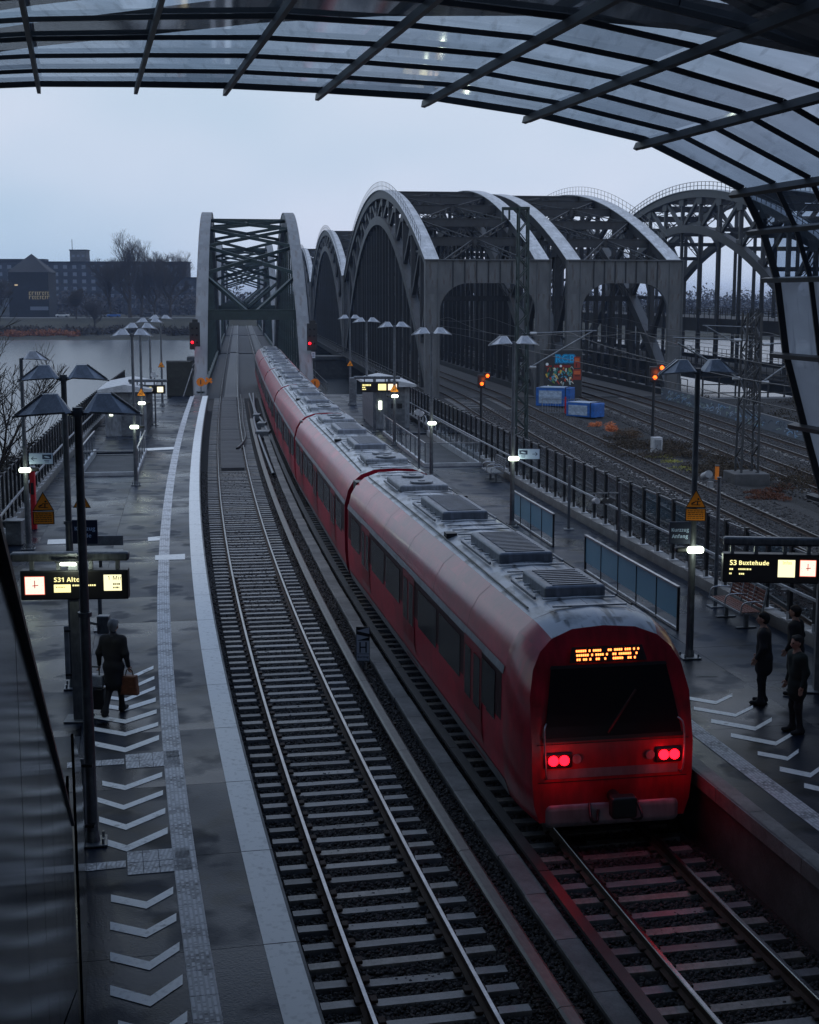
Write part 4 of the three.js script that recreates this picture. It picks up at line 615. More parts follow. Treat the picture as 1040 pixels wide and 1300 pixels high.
const arrow = (dir) => canvasMat(256, 120, (g, w, h) => { g.fillStyle = '#9fb0c4'; g.fillRect(0, 0, w, h); const m = (x) => (dir > 0 ? x : w - x); g.strokeStyle = '#1a2a44'; g.lineWidth = 7; g.beginPath(); g.moveTo(m(170), 60); g.lineTo(m(230), 60); g.moveTo(m(206), 38); g.lineTo(m(230), 60); g.lineTo(m(206), 82); g.stroke(); g.fillStyle = '#16263e'; g.fillRect(dir > 0 ? 12 : w - 112, 14, 100, 52); g.fillStyle = '#9fb0c4'; g.beginPath(); g.ellipse(dir > 0 ? 62 : w - 62, 42, 30, 9, 0.2, 0, 7); g.fill(); g.fillStyle = '#3a4a60'; g.fillRect(dir > 0 ? 30 : w - 92, 78, 56, 9); g.fillRect(dir > 0 ? 38 : w - 84, 94, 44, 8); });
textSign('arrow_sign', off('LC', 0.52, 2.85), 0.05, 0.74, 0.35, 'white sign with arrow on the single-hood lamp by the river-side fence', arrow(-1)); textSign('arrow_sign', off('R5', 0.54, 2.50), -0.05, 0.74, 0.36, 'white sign with arrow on the lamp behind the short blue barrier', arrow(1));
{ const p = lampAt.R1, t = thing('cabinet', 'narrow grey cabinet at the foot of the lamp closest to the bridge, fenced platform', 'cabinet', [p[0] + 0.2, 0, p[2] + 0.2]); part(t, 'body', [rbox(0.5, 2.0, 0.35, 0, 1.0, 0, 0.03)], M.clad); part(t, 'door', [box(0.42, 1.7, 0.02, 0, 1.05, 0.185)], M.galv); }

// departure boards
function board(p, w, h, turn, label, print, posts, barL) {
  const t = thing('departure_board', label, 'display', p, turn, 'departure boards hanging from beams');
  part(t, 'housing', [rbox(w, h, 0.26, 0, 0, -0.14, 0.02)], M.dark);
  mesh(t, 'screen', face(w - 0.04, h - 0.06, 0, 0, 0.001), print);
  part(t, 'beam', [rbox(barL[1] - barL[0], 0.17, 0.2, (barL[0] + barL[1]) / 2, h / 2 + 0.24, -0.14, 0.05)], M.pole);
  part(t, 'hanger', [-0.4, -0.15, 0.15, 0.4].map((k) => box(0.07, 0.16, 0.1, k * w, h / 2 + 0.08, -0.14)), M.galv);
  for (const x of posts) { part(t, 'post', [box(0.17, p[1] + h / 2 + 0.3, 0.2, x, -p[1] / 2 + h / 4 + 0.15, -0.14)], M.pole); part(t, 'foot_plate', [rbox(0.5, 0.03, 0.5, x, -p[1] + 0.018, -0.14, 0.01)], M.galv); }
  const l = new THREE.RectAreaLight(0xffe6c0, 0.5, w * 0.8, h * 0.6); l.position.set(0, 0, 0.06); l.rotation.y = Math.PI; t.add(l);
  return t;
}
const clock = (g, x, y, s) => { g.fillStyle = '#ffd9c9'; g.fillRect(x, y, s, s); g.strokeStyle = '#d2583c'; g.lineWidth = 4; g.strokeRect(x, y, s, s); g.strokeStyle = '#7a1608'; g.lineWidth = 6; const c = [x + s / 2, y + s / 2]; g.beginPath(); g.moveTo(c[0] - s * 0.12, c[1] + 2); g.lineTo(c[0] + s * 0.18, c[1] - 2); g.moveTo(c[0], c[1] - s * 0.28); g.lineTo(c[0], c[1] + s * 0.14); g.stroke(); g.fillStyle = '#e09a84'; for (let k = 0; k < 12; k++) { const a = k * Math.PI / 6; g.fillRect(c[0] + Math.cos(a) * s * 0.40 - 2, c[1] + Math.sin(a) * s * 0.40 - 2, 4, 4); } };
const smallText = (g, x, y, w, rows, s) => { for (let k = 0; k < rows; k++) for (let q = x; q < x + w * (0.6 + 0.4 * hash(k, x));) { const a = 5 + 9 * hash(q, k + y); g.fillRect(q, y + k * s, a, s * 0.5); q += a + 4; } };
const scrL = canvasMat(768, 210, (g, w, h) => { g.fillStyle = '#020203'; g.fillRect(0, 0, w, h); clock(g, 26, 34, 142); g.fillStyle = '#fff3a8'; g.font = 'bold 50px sans-serif'; g.fillText('S31 Altona', 236, 78); g.fillRect(236, 98, 122, 64); g.fillStyle = '#5a4a10'; smallText(g, 250, 116, 90, 1, 14); g.fillStyle = '#fff3a8'; smallText(g, 372, 100, 170, 1, 26); g.fillStyle = '#f6efbc'; g.fillRect(600, 24, 130, 128); g.fillStyle = '#1c1806'; g.font = '46px sans-serif'; g.fillText('1 Min', 626, 66); smallText(g, 668, 92, 54, 2, 28); }, 1.5);
const scrR = canvasMat(768, 210, (g, w, h) => { g.fillStyle = '#020203'; g.fillRect(0, 0, w, h); g.fillStyle = '#fff3a8'; g.font = 'bold 56px sans-serif'; g.fillText('S3', 44, 78); g.font = 'bold 48px sans-serif'; g.fillText('Buxtehude', 118, 76); g.font = '26px sans-serif'; smallText(g, 44, 104, 28, 1, 28); smallText(g, 118, 104, 120, 1, 26); smallText(g, 44, 140, 20, 1, 28); smallText(g, 124, 142, 60, 1, 26); g.fillStyle = '#f6efbc'; g.fillRect(442, 30, 140, 140); g.fillStyle = '#9a8c3a'; g.font = '34px sans-serif'; g.fillText('Infos', 478, 66); clock(g, 622, 30, 130); }, 1.5);
const scrF = canvasMat(384, 110, (g, w, h) => { g.fillStyle = '#020203'; g.fillRect(0, 0, w, h); g.fillStyle = '#fff0a0'; smallText(g, 14, 22, 120, 1, 40); smallText(g, 14, 52, 40, 2, 24); g.fillRect(178, 18, 82, 74); g.fillStyle = '#ffe0c4'; g.fillRect(280, 18, 90, 74); }, 1.6);
const scrG = canvasMat(384, 110, (g, w, h) => { g.fillStyle = '#020203'; g.fillRect(0, 0, w, h); g.fillStyle = '#7f9cc8'; g.fillRect(20, 22, 62, 66); g.fillStyle = '#fff0a0'; smallText(g, 130, 20, 130, 2, 26); g.fillRect(130, 66, 60, 24); g.fillStyle = '#fff4cc'; g.fillRect(290, 18, 76, 76); }, 1.6);
{
  const c = (a, b, h) => { const p = G(a, b, h); return p; };
  let p = c(95, 762, 2.3); const s1 = -p[2] * 135 / 1800 * 1.02; board([p[0], 2.3 + 0.28, p[2]], s1, 0.55, 0.06, 'lit board with a clock and S31 Altona behind the nearest lamp poles', scrL, [-0.02], [-1.15, s1 / 2 + 0.02]);
  const lg = thing('strip_light', 'short lit tube on the beam above the Altona board', 'light', [p[0] - 0.06, 3.0, p[2] + 0.16]); part(lg, 'housing', [rbox(0.5, 0.05, 0.08, 0, 0.04, -0.05, 0.02)], M.dark); part(lg, 'tube', [rbox(0.30, 0.06, 0.06, 0, 0, 0, 0.028)], M.lampGlow); { const l = new THREE.PointLight(0xf4ffe8, 1.2, 0, 2); l.position.set(0, -0.04, 0.2); l.castShadow = true; l.shadow.radius = 4; lg.add(l); }
  p = c(978, 740, 2.2); const s2 = -p[2] * 119 / 1800 * 1.02; board([p[0], 2.2 + 0.28, p[2]], s2, 0.58, -0.10, 'lit board reading S3 Buxtehude with a clock above the wooden bench', scrR, [s2 / 2 + 0.10], [-s2 / 2, s2 / 2 + 0.9]);
  p = c(190, 500, 2.3); board([p[0], 2.55, p[2]], 1.75, 0.5, 0.05, 'small far lit board beside the white-roofed river-side hut', scrG, [-1.05], [-1.2, 1.0]);
  p = c(482, 498, 2.3); board([p[0], 2.6, p[2]], 2.2, 0.6, -0.02, 'small far lit board with yellow and white squares before the grey lift hut', scrF, [-0.3, 0.55], [-1.5, 1.2]);
}

// stairwells with glass balustrades, lift huts
function stairwell(label, d0, d1, o0, o1, down) {
  const t = thing('stairwell', label, 'staircase'); const h = 0.16;
  part(t, 'kerb', [sweep(TX, rect(o0 - 0.12, o0, -0.14, h), d0, d1, 1), sweep(TX, rect(o1, o1 + 0.12, -0.14, h), d0, d1, 1), sweep(TX, rect(o0 - 0.12, o1 + 0.12, -0.14, h + 0.003), d0 - 0.13, d0, 1)].map(boxUV), M.roofWhite);
  const n = 14; for (let k = 0; k < n; k++) { const d = down > 0 ? d1 - (k + 1) * 0.34 : d0 + k * 0.34; mesh(t, 'step', sweep(TX, rect(o0 + 0.01, o1 - 0.01, -0.5 - k * 0.17, -0.10 - k * 0.17), d, d + 0.335, 1), M.concrete); }
  part(t, 'shaft_wall', [sweep(TX, rect(o0 - 0.02, o0 + 0.008, -3, -0.16), d0, d1, 1), sweep(TX, rect(o1 - 0.008, o1 + 0.02, -3, -0.16), d0, d1, 1), sweep(TX, rect(o0, o1, -3, -0.16), d0 - 0.03, d0, 1), sweep(TX, rect(o0, o1, -3.1, -3), d0, d1, 2)].map(boxUV), M.concreteDark);
  const side = (o) => { for (let d = d0; d < d1 - 0.3; d += 1.6) { const e = Math.min(d + 1.58, d1), a = on(d, o), b = on(e, o); mesh(t, 'glass_panel', soup([a[0], h, a[2], b[0], h, b[2], b[0], 1.05, b[2], a[0], h, a[2], b[0], 1.05, b[2], a[0], 1.05, a[2]]), M.pane); part(t, 'post', [box(0.05, 1.0, 0.05, a[0], 0.6, a[2])], M.galv); } part(t, 'top_rail', [sweep(TX, rect(o - 0.03, o + 0.03, 1.05, 1.10), d0, d1, 1)].map(boxUV), M.steelRail); };
  side(o0 - 0.06); side(o1 + 0.06);
  const a = on(d0 - 0.06, o0), b = on(d0 - 0.06, o1); mesh(t, 'glass_panel', soup([a[0], h, a[2], b[0], h, b[2], b[0], 1.05, b[2], a[0], h, a[2], b[0], 1.05, b[2], a[0], 1.05, a[2]]), M.pane); part(t, 'top_rail', [bar([a[0], 1.08, a[2]], [b[0], 1.08, b[2]], 0.06, 0.05)], M.steelRail);
  part(t, 'hand_rail', [tube([on(d1 + 0.2, o1 - 0.15, 0.3), on(d1 + 0.1, o1 - 0.15, 0.95), on(d1 - 0.6, o1 - 0.15, 0.95), on(d1 - 4.6, o1 - 0.15, -1.2)], 0.03, 40)], M.steelRail);
}
stairwell('stairwell with glass sides in the river-side platform, in front of the white-roofed hut', 62.7, 72.2, -6.85, -4.45, 1);
stairwell('stairwell with glass sides in the fenced platform, in front of the grey lift hut', 64, 80, 8.75, 11.2, 1);
function hut(label, d, o, w, len, glassSide) {
  const p = on(d, o), t = thing('lift_hut', label, 'shelter', p, turnAt(d)), H = 2.5;
  part(t, 'wall', [box(w, H, 0.12, 0, H / 2, -0.06), box(0.12, H, len, -w / 2 + 0.06, H / 2, -len / 2 - 0.003), box(w, H, 0.12, 0, H / 2, -len)], M.clad);
  const r = []; for (let x = -w / 2 + 0.15; x < w / 2; x += 0.28) r.push(box(0.05, H - 0.5, 0.05, x, H / 2 + 0.25, 0.02)); part(t, 'cladding_rib', r, M.clad);
  if (glassSide) for (let k = 0; k < 6; k++) { mesh(t, 'glass_panel', boxUV(box(0.02, H - 0.3, len / 6 - 0.1, w / 2 - 0.05, H / 2, -len * (k + 0.5) / 6)), M.pane); part(t, 'post', [box(0.08, H, 0.08, w / 2 - 0.05, H / 2, -len * k / 6 - 0.08)], M.galv); } else part(t, 'side_wall', [box(0.1, H, len, w / 2 - 0.05, H / 2, -len / 2)], M.clad);
  part(t, 'roof', [extr([[-w / 2 - 0.35, H], [w / 2 + 0.35, H], [w / 2 + 0.35, H + 0.14], [0, H + 0.42], [-w / 2 - 0.35, H + 0.14]], len + 0.9, -len - 0.4)], M.roofWhite);
  const dr = part(t, 'door', [box(1.0, 2.05, 0.06, 0.25, 1.03, 0.04)], M.galv); part(dr, 'notice', [box(0.3, 0.3, 0.02, 0.05, 1.35, 0.085), box(0.3, 0.3, 0.02, 0.45, 1.35, 0.085)], M.dark); part(dr, 'handle', [box(0.04, 0.2, 0.06, -0.15, 1.0, 0.1)], M.dark);
  part(t, 'call_panel', [box(0.18, 0.5, 0.04, -w / 2 + 0.35, 1.4, 0.04)], M.lampGlow); return t;
}
hut('grey lift hut with white roof behind the stairwell on the fenced platform', 83, 9.55, 2.1, 7, true);
hut('pale hut with white roof and glass side on the river-side platform', 80.5, -5.85, 2.3, 8, true);

// fences on low walls along the outer platform edges
function fence(label, o, d0, d1, gap, tall, out, panels) {
  const t = thing('platform_fence', label, 'fence'), L = out;
  part(t, 'low_wall', [boxUV(sweep(TX, rect(o - 0.18, o + 0.18, -0.14, 0.28), d0, d1, 1))], M.concrete);
  const pg = merge([box(0.09, tall, 0.12, 0, tall / 2 + 0.28, 0), box(0.10, 0.03, 0.14, 0, tall + 0.295, 0)]), fg = merge([rbox(0.30, 0.02, 0.34, 0, 0.295, 0, 0.01), box(0.05, 0.2, 0.04, -0.09, 0.39, 0.09), box(0.05, 0.2, 0.04, 0.09, 0.39, -0.09)]);
  for (let d = d0; d < d1; d += gap) { const a = on(d, o), m = mesh(t, 'post', pg, M.dark); m.position.set(...a); m.rotation.y = turnAt(d); mesh(m, 'foot_plate', fg, M.roofWhite);
    if (panels && d + gap < d1) { const b = on(d + gap, o), q = [0.5, tall + 0.2]; mesh(t, 'glass_panel', soup([a[0], q[0], a[2], b[0], q[0], b[2], b[0], q[1], b[2], a[0], q[0], a[2], b[0], q[1], b[2], a[0], q[1], a[2]]), M.fencePane); } }
  for (const y of [tall + 0.22]) part(t, 'top_bar', [boxUV(sweep(TX, rect(o - 0.02, o + 0.02, y, y + 0.04), d0, d1, 1))], M.pole);
  const g = [boxUV(sweep(TX, rect(o + L * 0.26 - 0.028, o + L * 0.26 + 0.028, 1.10, 1.155), d0, d1, 1))]; for (let d = d0; d < d1; d += gap * 2) { const a = on(d, o + L * 0.26, 1.1), b = on(d, o, 1.0); g.push(bar(a, b, 0.03)); } part(t, 'hand_rail', g, M.galvBright);
}
M.galvBright = mat([0.55, 0.57, 0.60], 0.4, 0.2, { map: grime, mapS: 0.6 });
M.fencePane = mat([0.52, 0.56, 0.60], 0.12, 0, { transmission: 1, thickness: 0, map: streak, mapS: 1.2 });
fence('long fence of dark posts on a low wall between the platform and main line tracks', 11.62, 24, 112, 1.3, 1.75, -1, true);
fence('fence of close dark posts on a low wall along the river-side platform edge', -8.05, 24, 112, 1.1, 1.8, 1, true);
function barrier(label, d0, d1, o, n) {
  const t = thing('glass_barrier', label, 'barrier', [0, 0, 0], 0, 'blue glass barriers'), w = (d1 - d0) / n;
  for (let k = 0; k < n; k++) { const a = on(d0 + k * w + 0.02, o), b = on(d0 + (k + 1) * w - 0.02, o); mesh(t, 'glass_panel', soup([a[0], 0.28, a[2], b[0], 0.28, b[2], b[0], 1.0, b[2], a[0], 0.28, a[2], b[0], 1.0, b[2], a[0], 1.0, a[2]]), M.blueGlass); mesh(t, 'clear_panel', soup([a[0], 0.06, a[2], b[0], 0.06, b[2], b[0], 0.275, b[2], a[0], 0.06, a[2], b[0], 0.275, b[2], a[0], 0.275, a[2]]), M.pane); }
  for (let k = 0; k <= n; k++) { const a = on(d0 + k * w, o); part(t, 'post', [box(k % n ? 0.03 : 0.06, 1.04, k % n ? 0.03 : 0.06, a[0], 0.52, a[2])], M.dark); }
  part(t, 'top_rail', [boxUV(sweep(TX, rect(o - 0.04, o + 0.04, 1.02, 1.07), d0, d1, 1))], M.steelRail); part(t, 'bottom_rail', [boxUV(sweep(TX, rect(o - 0.03, o + 0.03, 0.03, 0.07), d0, d1, 1))], M.steelRail);
}
barrier('short blue glass barrier behind the train, next to the lamp with the arrow sign', 42.4, 48.2, 9.2, 4); barrier('longer blue glass barrier beside the lamp with the Kurzzug Anfang plate', 31.0, 38.4, 9.05, 5);

// benches, thin posts with cameras and loudspeakers, help point
function bench(label, p, turn, m, wood) {
  const t = thing('bench', label, 'bench', p, turn), W = 1.9; // faces +z
  for (let k = 0; k < 5; k++) part(t, 'seat_slat', [rbox(W, 0.03, 0.075, 0, 0.45, 0.05 + k * 0.095, 0.008)], m);
  for (let k = 0; k < 5; k++) for (const e of wood ? [-0.66, -0.22, 0.22, 0.66].map((x) => x * W / 1.76) : [0]) part(t, 'back_slat', [rbox(wood ? W / 4 - 0.05 : W, 0.07, 0.025, e, 0.56 + k * 0.088, -0.04 - k * 0.018, 0.008)], m);
  part(t, 'frame', [...[-0.95, -0.32, 0.32, 0.95].flatMap((x) => [bar([x, 0.42, 0.5], [x, 0.42, -0.02], 0.04), bar([x, 0.42, -0.02], [x, 1.0, -0.13], 0.04)]), bar([-0.97, 1.01, -0.13], [0.97, 1.01, -0.13], 0.045), bar([-0.97, 0.44, 0.52], [0.97, 0.44, 0.52], 0.045)], M.steelRail);
  for (const x of [-0.95, 0, 0.95]) part(t, 'armrest', [tube([[x, 0.44, 0.52], [x, 0.66, 0.46], [x, 0.70, 0.2], [x, 0.68, -0.04]], 0.018, 16)], M.steelRail);
  for (const x of [-0.6, 0.6]) part(t, 'leg', [bar([x, 0, 0.22], [x, 0.42, 0.22], 0.09), rbox(0.12, 0.03, 0.5, x, 0.015, 0.22, 0.01)], M.galv);
}
bench('wooden slatted bench with steel arms under the Buxtehude board', on(31.6, 10.98), turnAt(31.6) - Math.PI / 2, M.wood, true); bench('steel wire bench by the stairwell on the fenced platform', on(58.6, 11.0), turnAt(58.6) - Math.PI / 2, M.galv, false);
function camPost(label, p, h, turn, kind) {
  const t = thing('camera_post', label, 'post', p, turn); part(t, 'pole', [cyl(0.05, 0.045, h, 0, h / 2, 0, 12), cyl(0.06, 0.06, 0.03, 0, h, 0, 12)], M.pole); part(t, 'base_plate', [rbox(0.34, 0.025, 0.34, 0, 0.014, 0, 0.01)], M.galv);
  if (kind === 'row') { part(t, 'arm', [bar([0, h - 0.3, 0], [-0.85, h - 0.3, 0.05], 0.04)], M.galv); [[-0.75, M.roofWhite], [-0.52, M.dark], [-0.35, M.dark]].forEach(([x, m]) => part(t, 'camera', [cyl(0.09, 0.09, 0.3, 0, 0, 0, 12).rotateX(Math.PI / 2 - 0.15).translate(x, h - 0.52, 0.08), box(0.03, 0.2, 0.03, x, h - 0.38, 0.03)], m)); }
  if (kind === 'top') { part(t, 'arm', [bar([0, h - 0.08, 0], [-0.38, h - 0.02, 0.05], 0.04)], M.galv); part(t, 'camera', [cyl(0.10, 0.10, 0.34, 0, 0, 0, 14).rotateX(Math.PI / 2 - 0.3).translate(-0.38, h + 0.08, 0.1), box(0.12, 0.16, 0.12, -0.25, h - 0.16, 0.04)], M.roofWhite); }
  if (kind === 'horn') part(t, 'loudspeaker', [cyl(0.05, 0.15, 0.26, 0, 0, 0, 14).rotateX(Math.PI / 2).rotateY(0.5).translate(-0.12, h - 0.1, 0.12), cyl(0.05, 0.15, 0.26, 0, 0, 0, 14).rotateX(Math.PI / 2).rotateY(-0.6).translate(0.14, h - 0.16, 0.12)], M.roofWhite);
}
camPost('thin dark post by the fence between the two blue barriers', G(722, 672), 2.15, 0, 'none'); camPost('thin post with a row of three cameras behind the longer blue barrier', G(785, 712), 2.35, turnAt(41), 'row'); camPost('thin post with one white camera near the Buxtehude board', G(908, 770), 3.3, turnAt(35), 'top');
camPost('thin post with white loudspeakers at the fenced stairwell', G(532, 595), 2.7, 0, 'horn'); camPost('thin post with white loudspeakers by the far river-side board', G(198, 540), 3.2, 0, 'horn');
{ const p = G(229, 503, 0), t = thing('end_wall', 'dark stained panel wall at the bridge end of the river-side platform', 'wall', p, turnAt(112)); part(t, 'panel', [rbox(1.95, 2.7, 0.14, 0, 1.35, 0, 0.02)], mat([0.035, 0.036, 0.028], 0.8, 0, { map: grime, mapS: 1.4 })); part(t, 'frame', [box(0.08, 2.76, 0.2, -0.98, 1.38, 0), box(0.08, 2.76, 0.2, 0.98, 1.38, 0), box(2.04, 0.08, 0.2, 0, 2.76, 0)], M.oldSteel); part(t, 'brace_rail', [bar([0.25, 0, 0.5], [1.0, 2.2, 0.2], 0.06)], M.galvBright); }
camPost('short dark post with a loudspeaker behind the nearest lamp by the stair', G(128, 800), 1.3, 0.2, 'none');
{ const t = thing('speaker_box', 'grey box on an arm beside the nearest lamp pole below the Altona board', 'loudspeaker', [lampAt.LB[0] + 0.1, 1.45, lampAt.LB[2] + 0.6]); part(t, 'arm', [bar([-0.1, 0, -0.5], [0.55, 0, 0], 0.05)], M.galv); part(t, 'housing', [rbox(0.24, 0.36, 0.2, 0.66, 0, 0, 0.03)], M.pole); }
{ const p = G(44, 672, 0), t = thing('help_point', 'red pillar beside the single-hood lamp on the river-side platform', 'help point', p); part(t, 'column', [rbox(0.17, 2.1, 0.17, 0, 1.05, 0, 0.03)], M.redPaint); part(t, 'cap', [rbox(0.19, 0.05, 0.19, 0, 2.13, 0, 0.02)], M.roofWhite); part(t, 'call_plate', [box(0.10, 0.4, 0.01, 0, 1.4, 0.09)], M.dark); }
{ const p = G(20, 692, 0), t = thing('waste_bin', 'low steel bin with a flat lid at the river-side fence', 'bin', p); part(t, 'body', [rbox(0.5, 0.75, 0.4, 0, 0.4, 0, 0.03)], M.galv); part(t, 'lid', [rbox(0.6, 0.05, 0.5, 0, 0.8, 0, 0.015)], M.clad); }
{ const p = G(128, 720, 0), t = thing('bench', 'low steel bench behind the Kurzzug Ende plate', 'bench', p, 0.1); part(t, 'seat', [rbox(1.3, 0.05, 0.42, 0, 0.46, 0, 0.02)], M.galv); for (const x of [-0.5, 0, 0.5]) part(t, 'leg', [bar([x, 0, 0.16], [x, 0.45, 0.16], 0.05), bar([x, 0, -0.16], [x, 0.45, -0.16], 0.05)], M.dark); part(t, 'backrest', [rbox(1.3, 0.3, 0.04, 0, 0.75, -0.2, 0.02)], M.galv); }
for (const [k, lab, y] of [['LA', 'white timetable strip on the nearest lamp pole by the stair', 0.75], ['LB', 'white timetable strip on the lamp pole with the Kurzzug Ende plate', 0.75]]) { const t = thing('notice_strip', lab, 'notice', off(k, -0.10, y, 0.10)); part(t, 'panel', [rbox(0.10, 1.1, 0.05, 0, 0, 0, 0.02)], M.clad); part(t, 'clamp', [box(0.2, 0.04, 0.14, 0.06, 0.45, -0.03), box(0.2, 0.04, 0.14, 0.06, -0.45, -0.03)], M.dark); }

// ---------------------------------------------------------------- signals, masts and wires
function redSignal(label, p, h, side) {
  const t = thing('railway_signal', label, 'signal', p, 0.08); part(t, 'post', [cyl(0.09, 0.08, h, 0, h / 2, -0.15, 12), bar([0.25, 0, -0.5], [0.25, h - 0.4, -0.3], 0.06)], M.galv);
  part(t, 'head', [rbox(0.95, 2.5, 0.22, 0, h + 1.0, 0, 0.06), box(0.5, 0.3, 0.2, 0.05, h + 2.35, 0)], M.black); part(t, 'hood', [cyl(0.13, 0.13, 0.25, 0, 0, 0, 14).rotateX(Math.PI / 2).translate(side * 0.22, h + 0.42, 0.22)], M.black);
  part(t, 'red_lamp', [new THREE.SphereGeometry(0.13, 14, 10).translate(side * 0.22, h + 0.42, 0.30)], M.redGlow);
  for (const [x, y] of [[-0.2, 1.7], [0.2, 1.7], [0.2, 1.1], [-0.2, 1.1], [-side * 0.22, 0.42]]) part(t, 'dark_lens', [new THREE.SphereGeometry(0.10, 12, 8).translate(x, h + y, 0.09)], M.window);
  part(t, 'number_plate', [box(0.34, 0.55, 0.03, 0.1, h - 0.65, 0.05)], M.signWhite); mesh(t, 'plate_print', face(0.3, 0.5, 0.1, h - 0.65, 0.068), canvasMat(48, 80, (g, w, hh) => { g.fillStyle = '#a8b0ba'; g.fillRect(0, 0, w, hh); g.fillStyle = '#20242c'; g.fillRect(8, 14, 32, 8); g.fillRect(8, 34, 32, 8); g.fillRect(8, 54, 32, 8); }));
  const l = new THREE.PointLight(0xff1a20, 0.5, 0, 2); l.position.set(side * 0.22, h + 0.42, 0.55); l.castShadow = true; l.shadow.radius = 5; t.add(l);
}
{ const a = G(249, 497, -0.9), b = G(397, 497, -0.9); redSignal('black signal showing red at the bridge mouth on the river side', [a[0], -1.1, a[2]], 4.3, -1); redSignal('black signal showing red at the bridge mouth right above the train', [b[0], -1.1, b[2]], 4.2, -1);
  for (const [q, lab] of [[[255, 485, 1], 'orange triangular track plates below the red signal on the river side'], [[400, 487, 1], 'orange disc plate below the red signal above the train']]) { const p = G(q[0], q[1], 0.35); const t = thing('track_plate', lab, 'sign', p, 0.05); if (q[0] < 300) { part(t, 'disc', [cyl(0.38, 0.38, 0.04, 0, 0, 0, 24).rotateX(Math.PI / 2)], M.orange); part(t, 'striped_plate', [bar([0.35, -0.2, 0], [0.95, 0.3, 0], 0.06, 0.22), bar([0.45, 0.35, 0.01], [0.98, -0.05, 0.01], 0.05, 0.2)], M.orange); } else part(t, 'disc', [cyl(0.42, 0.42, 0.04, 0, 0, 0, 24).rotateX(Math.PI / 2)], M.orange); part(t, 'bar', [box(0.08, 0.4, 0.02, 0, 0, 0.035)], M.dark); part(t, 'post', [cyl(0.04, 0.04, 1.5, 0, -0.75, -0.06, 8)], M.galv); } }
function amberSignal(label, x, d, h) {
  const t = thing('railway_signal', label, 'signal', [x, -1.15, -d], 0.1, 'signals with two orange lights'); part(t, 'post', [cyl(0.10, 0.08, h, 0, h / 2, 0, 12)], M.dark); part(t, 'head', [rbox(0.55, 0.9, 0.2, 0, h + 0.2, 0, 0.05), rbox(0.5, 0.5, 0.2, 0.40, h + 0.55, 0, 0.05)], M.black);
  for (const [px, py] of [[0.02, 0.02], [0.42, 0.58]]) part(t, 'orange_lamp', [new THREE.SphereGeometry(0.12, 14, 10).translate(px, h + py, 0.14)], M.amberGlow);
  const l = new THREE.PointLight(0xff6a1e, 0.6, 0, 2); l.position.set(0.2, h + 0.3, 0.5); l.castShadow = true; l.shadow.radius = 5; t.add(l);
}
amberSignal('signal with two orange lights in front of the nearest dark bridge opening', 5.0, 99, 2.9); amberSignal('signal with two orange lights beside the shrubs in front of the rounded portal', 14.1, 82, 4.3);
{ const t = thing('relay_box', 'small white relay box at the foot of the orange signal by the shrubs', 'cabinet', [14.2, -1.15, -81.2], 0.2); part(t, 'body', [rbox(0.55, 0.9, 0.5, 0, 0.5, 0, 0.03)], M.roofWhite); part(t, 'plinth', [box(0.7, 0.12, 0.65, 0, 0.03, 0)], M.concrete); part(t, 'door', [box(0.4, 0.6, 0.02, 0, 0.5, 0.26)], M.clad); }
{ const t = thing('marker_post', 'small orange marker post beside the block under the lattice mast', 'post', G(910, 612, -1.1)); part(t, 'post', [rbox(0.18, 0.75, 0.18, 0, 0.4, 0, 0.04)], M.orange); part(t, 'cap', [rbox(0.22, 0.06, 0.22, 0, 0.8, 0, 0.02)], M.dark); }
function mast(label, x, d, h, w, m, arms) {
  const t = thing('catenary_mast', label, 'mast', [x, -1.2, -d], BA), g = []; const hw = w / 2, tp = hw * 0.8;
  for (const [a, b] of [[-1, -1], [1, -1], [1, 1], [-1, 1]]) g.push(bar([a * hw, 0, b * hw], [a * tp, h, b * tp], 0.09)); part(t, 'corner_angle', g, m);
  const n = Math.round(h / 0.62), z = []; for (let i = 0; i < n; i++) { const y0 = h * i / n, y1 = h * (i + 1) / n, k0 = mixv(hw, tp, i / n), k1 = mixv(hw, tp, (i + 1) / n), s = i % 2 ? 1 : -1; for (const q of [-1, 1]) { z.push(bar([s * k0, y0, q * k0], [-s * k1, y1, q * k1], 0.05)); z.push(bar([q * k0, y0, s * k0], [q * k1, y1, -s * k1], 0.05)); } } part(t, 'lacing_bar', z, m);
  part(t, 'foundation', [rbox(w + 0.9, 0.9, w + 0.9, 0, 0.1, 0, 0.05)], M.concreteDark);
  for (const [y, L, dy] of arms) { const s = Math.sign(L); part(t, 'cantilever_arm', [rod([0, y, 0.1], [L, y + 0.15, 0.1], 0.035), rod([s * hw, y - 1.9, 0.1], [L * 0.94, y + 0.1 + dy, 0.1], 0.045)], M.galv); part(t, 'insulator', [cyl(0.08, 0.08, 0.35, 0, 0, 0, 8).rotateZ(Math.PI / 2).translate(s * (hw + 0.3), y + 0.02, 0.1), cyl(0.08, 0.08, 0.35, 0, 0, 0, 8).rotateZ(Math.PI / 2).translate(s * (hw + 0.3), y - 1.8, 0.1)], M.roofWhite); part(t, 'registration_arm', [rod([L * 0.8, y - 0.2, 0.1], [L * 0.62, y - 0.75, 0.1], 0.025), rod([L * 0.9, y + 0.1, 0.1], [L * 0.9, y - 0.8, 0.1], 0.02)], M.galv); }
  if (h > 10) part(t, 'head_bracket', [bar([-hw, h, 0], [-1.15, h, 0], 0.12, 0.16), bar([-1.1, h, 0], [-1.1, h - 0.7, 0], 0.1), bar([-0.75, h, 0], [-0.75, h - 0.6, 0], 0.1), bar([-hw, h + 0.02, 0], [hw, h + 0.02, 0], 0.5, 0.14)], m);
  return t;
}
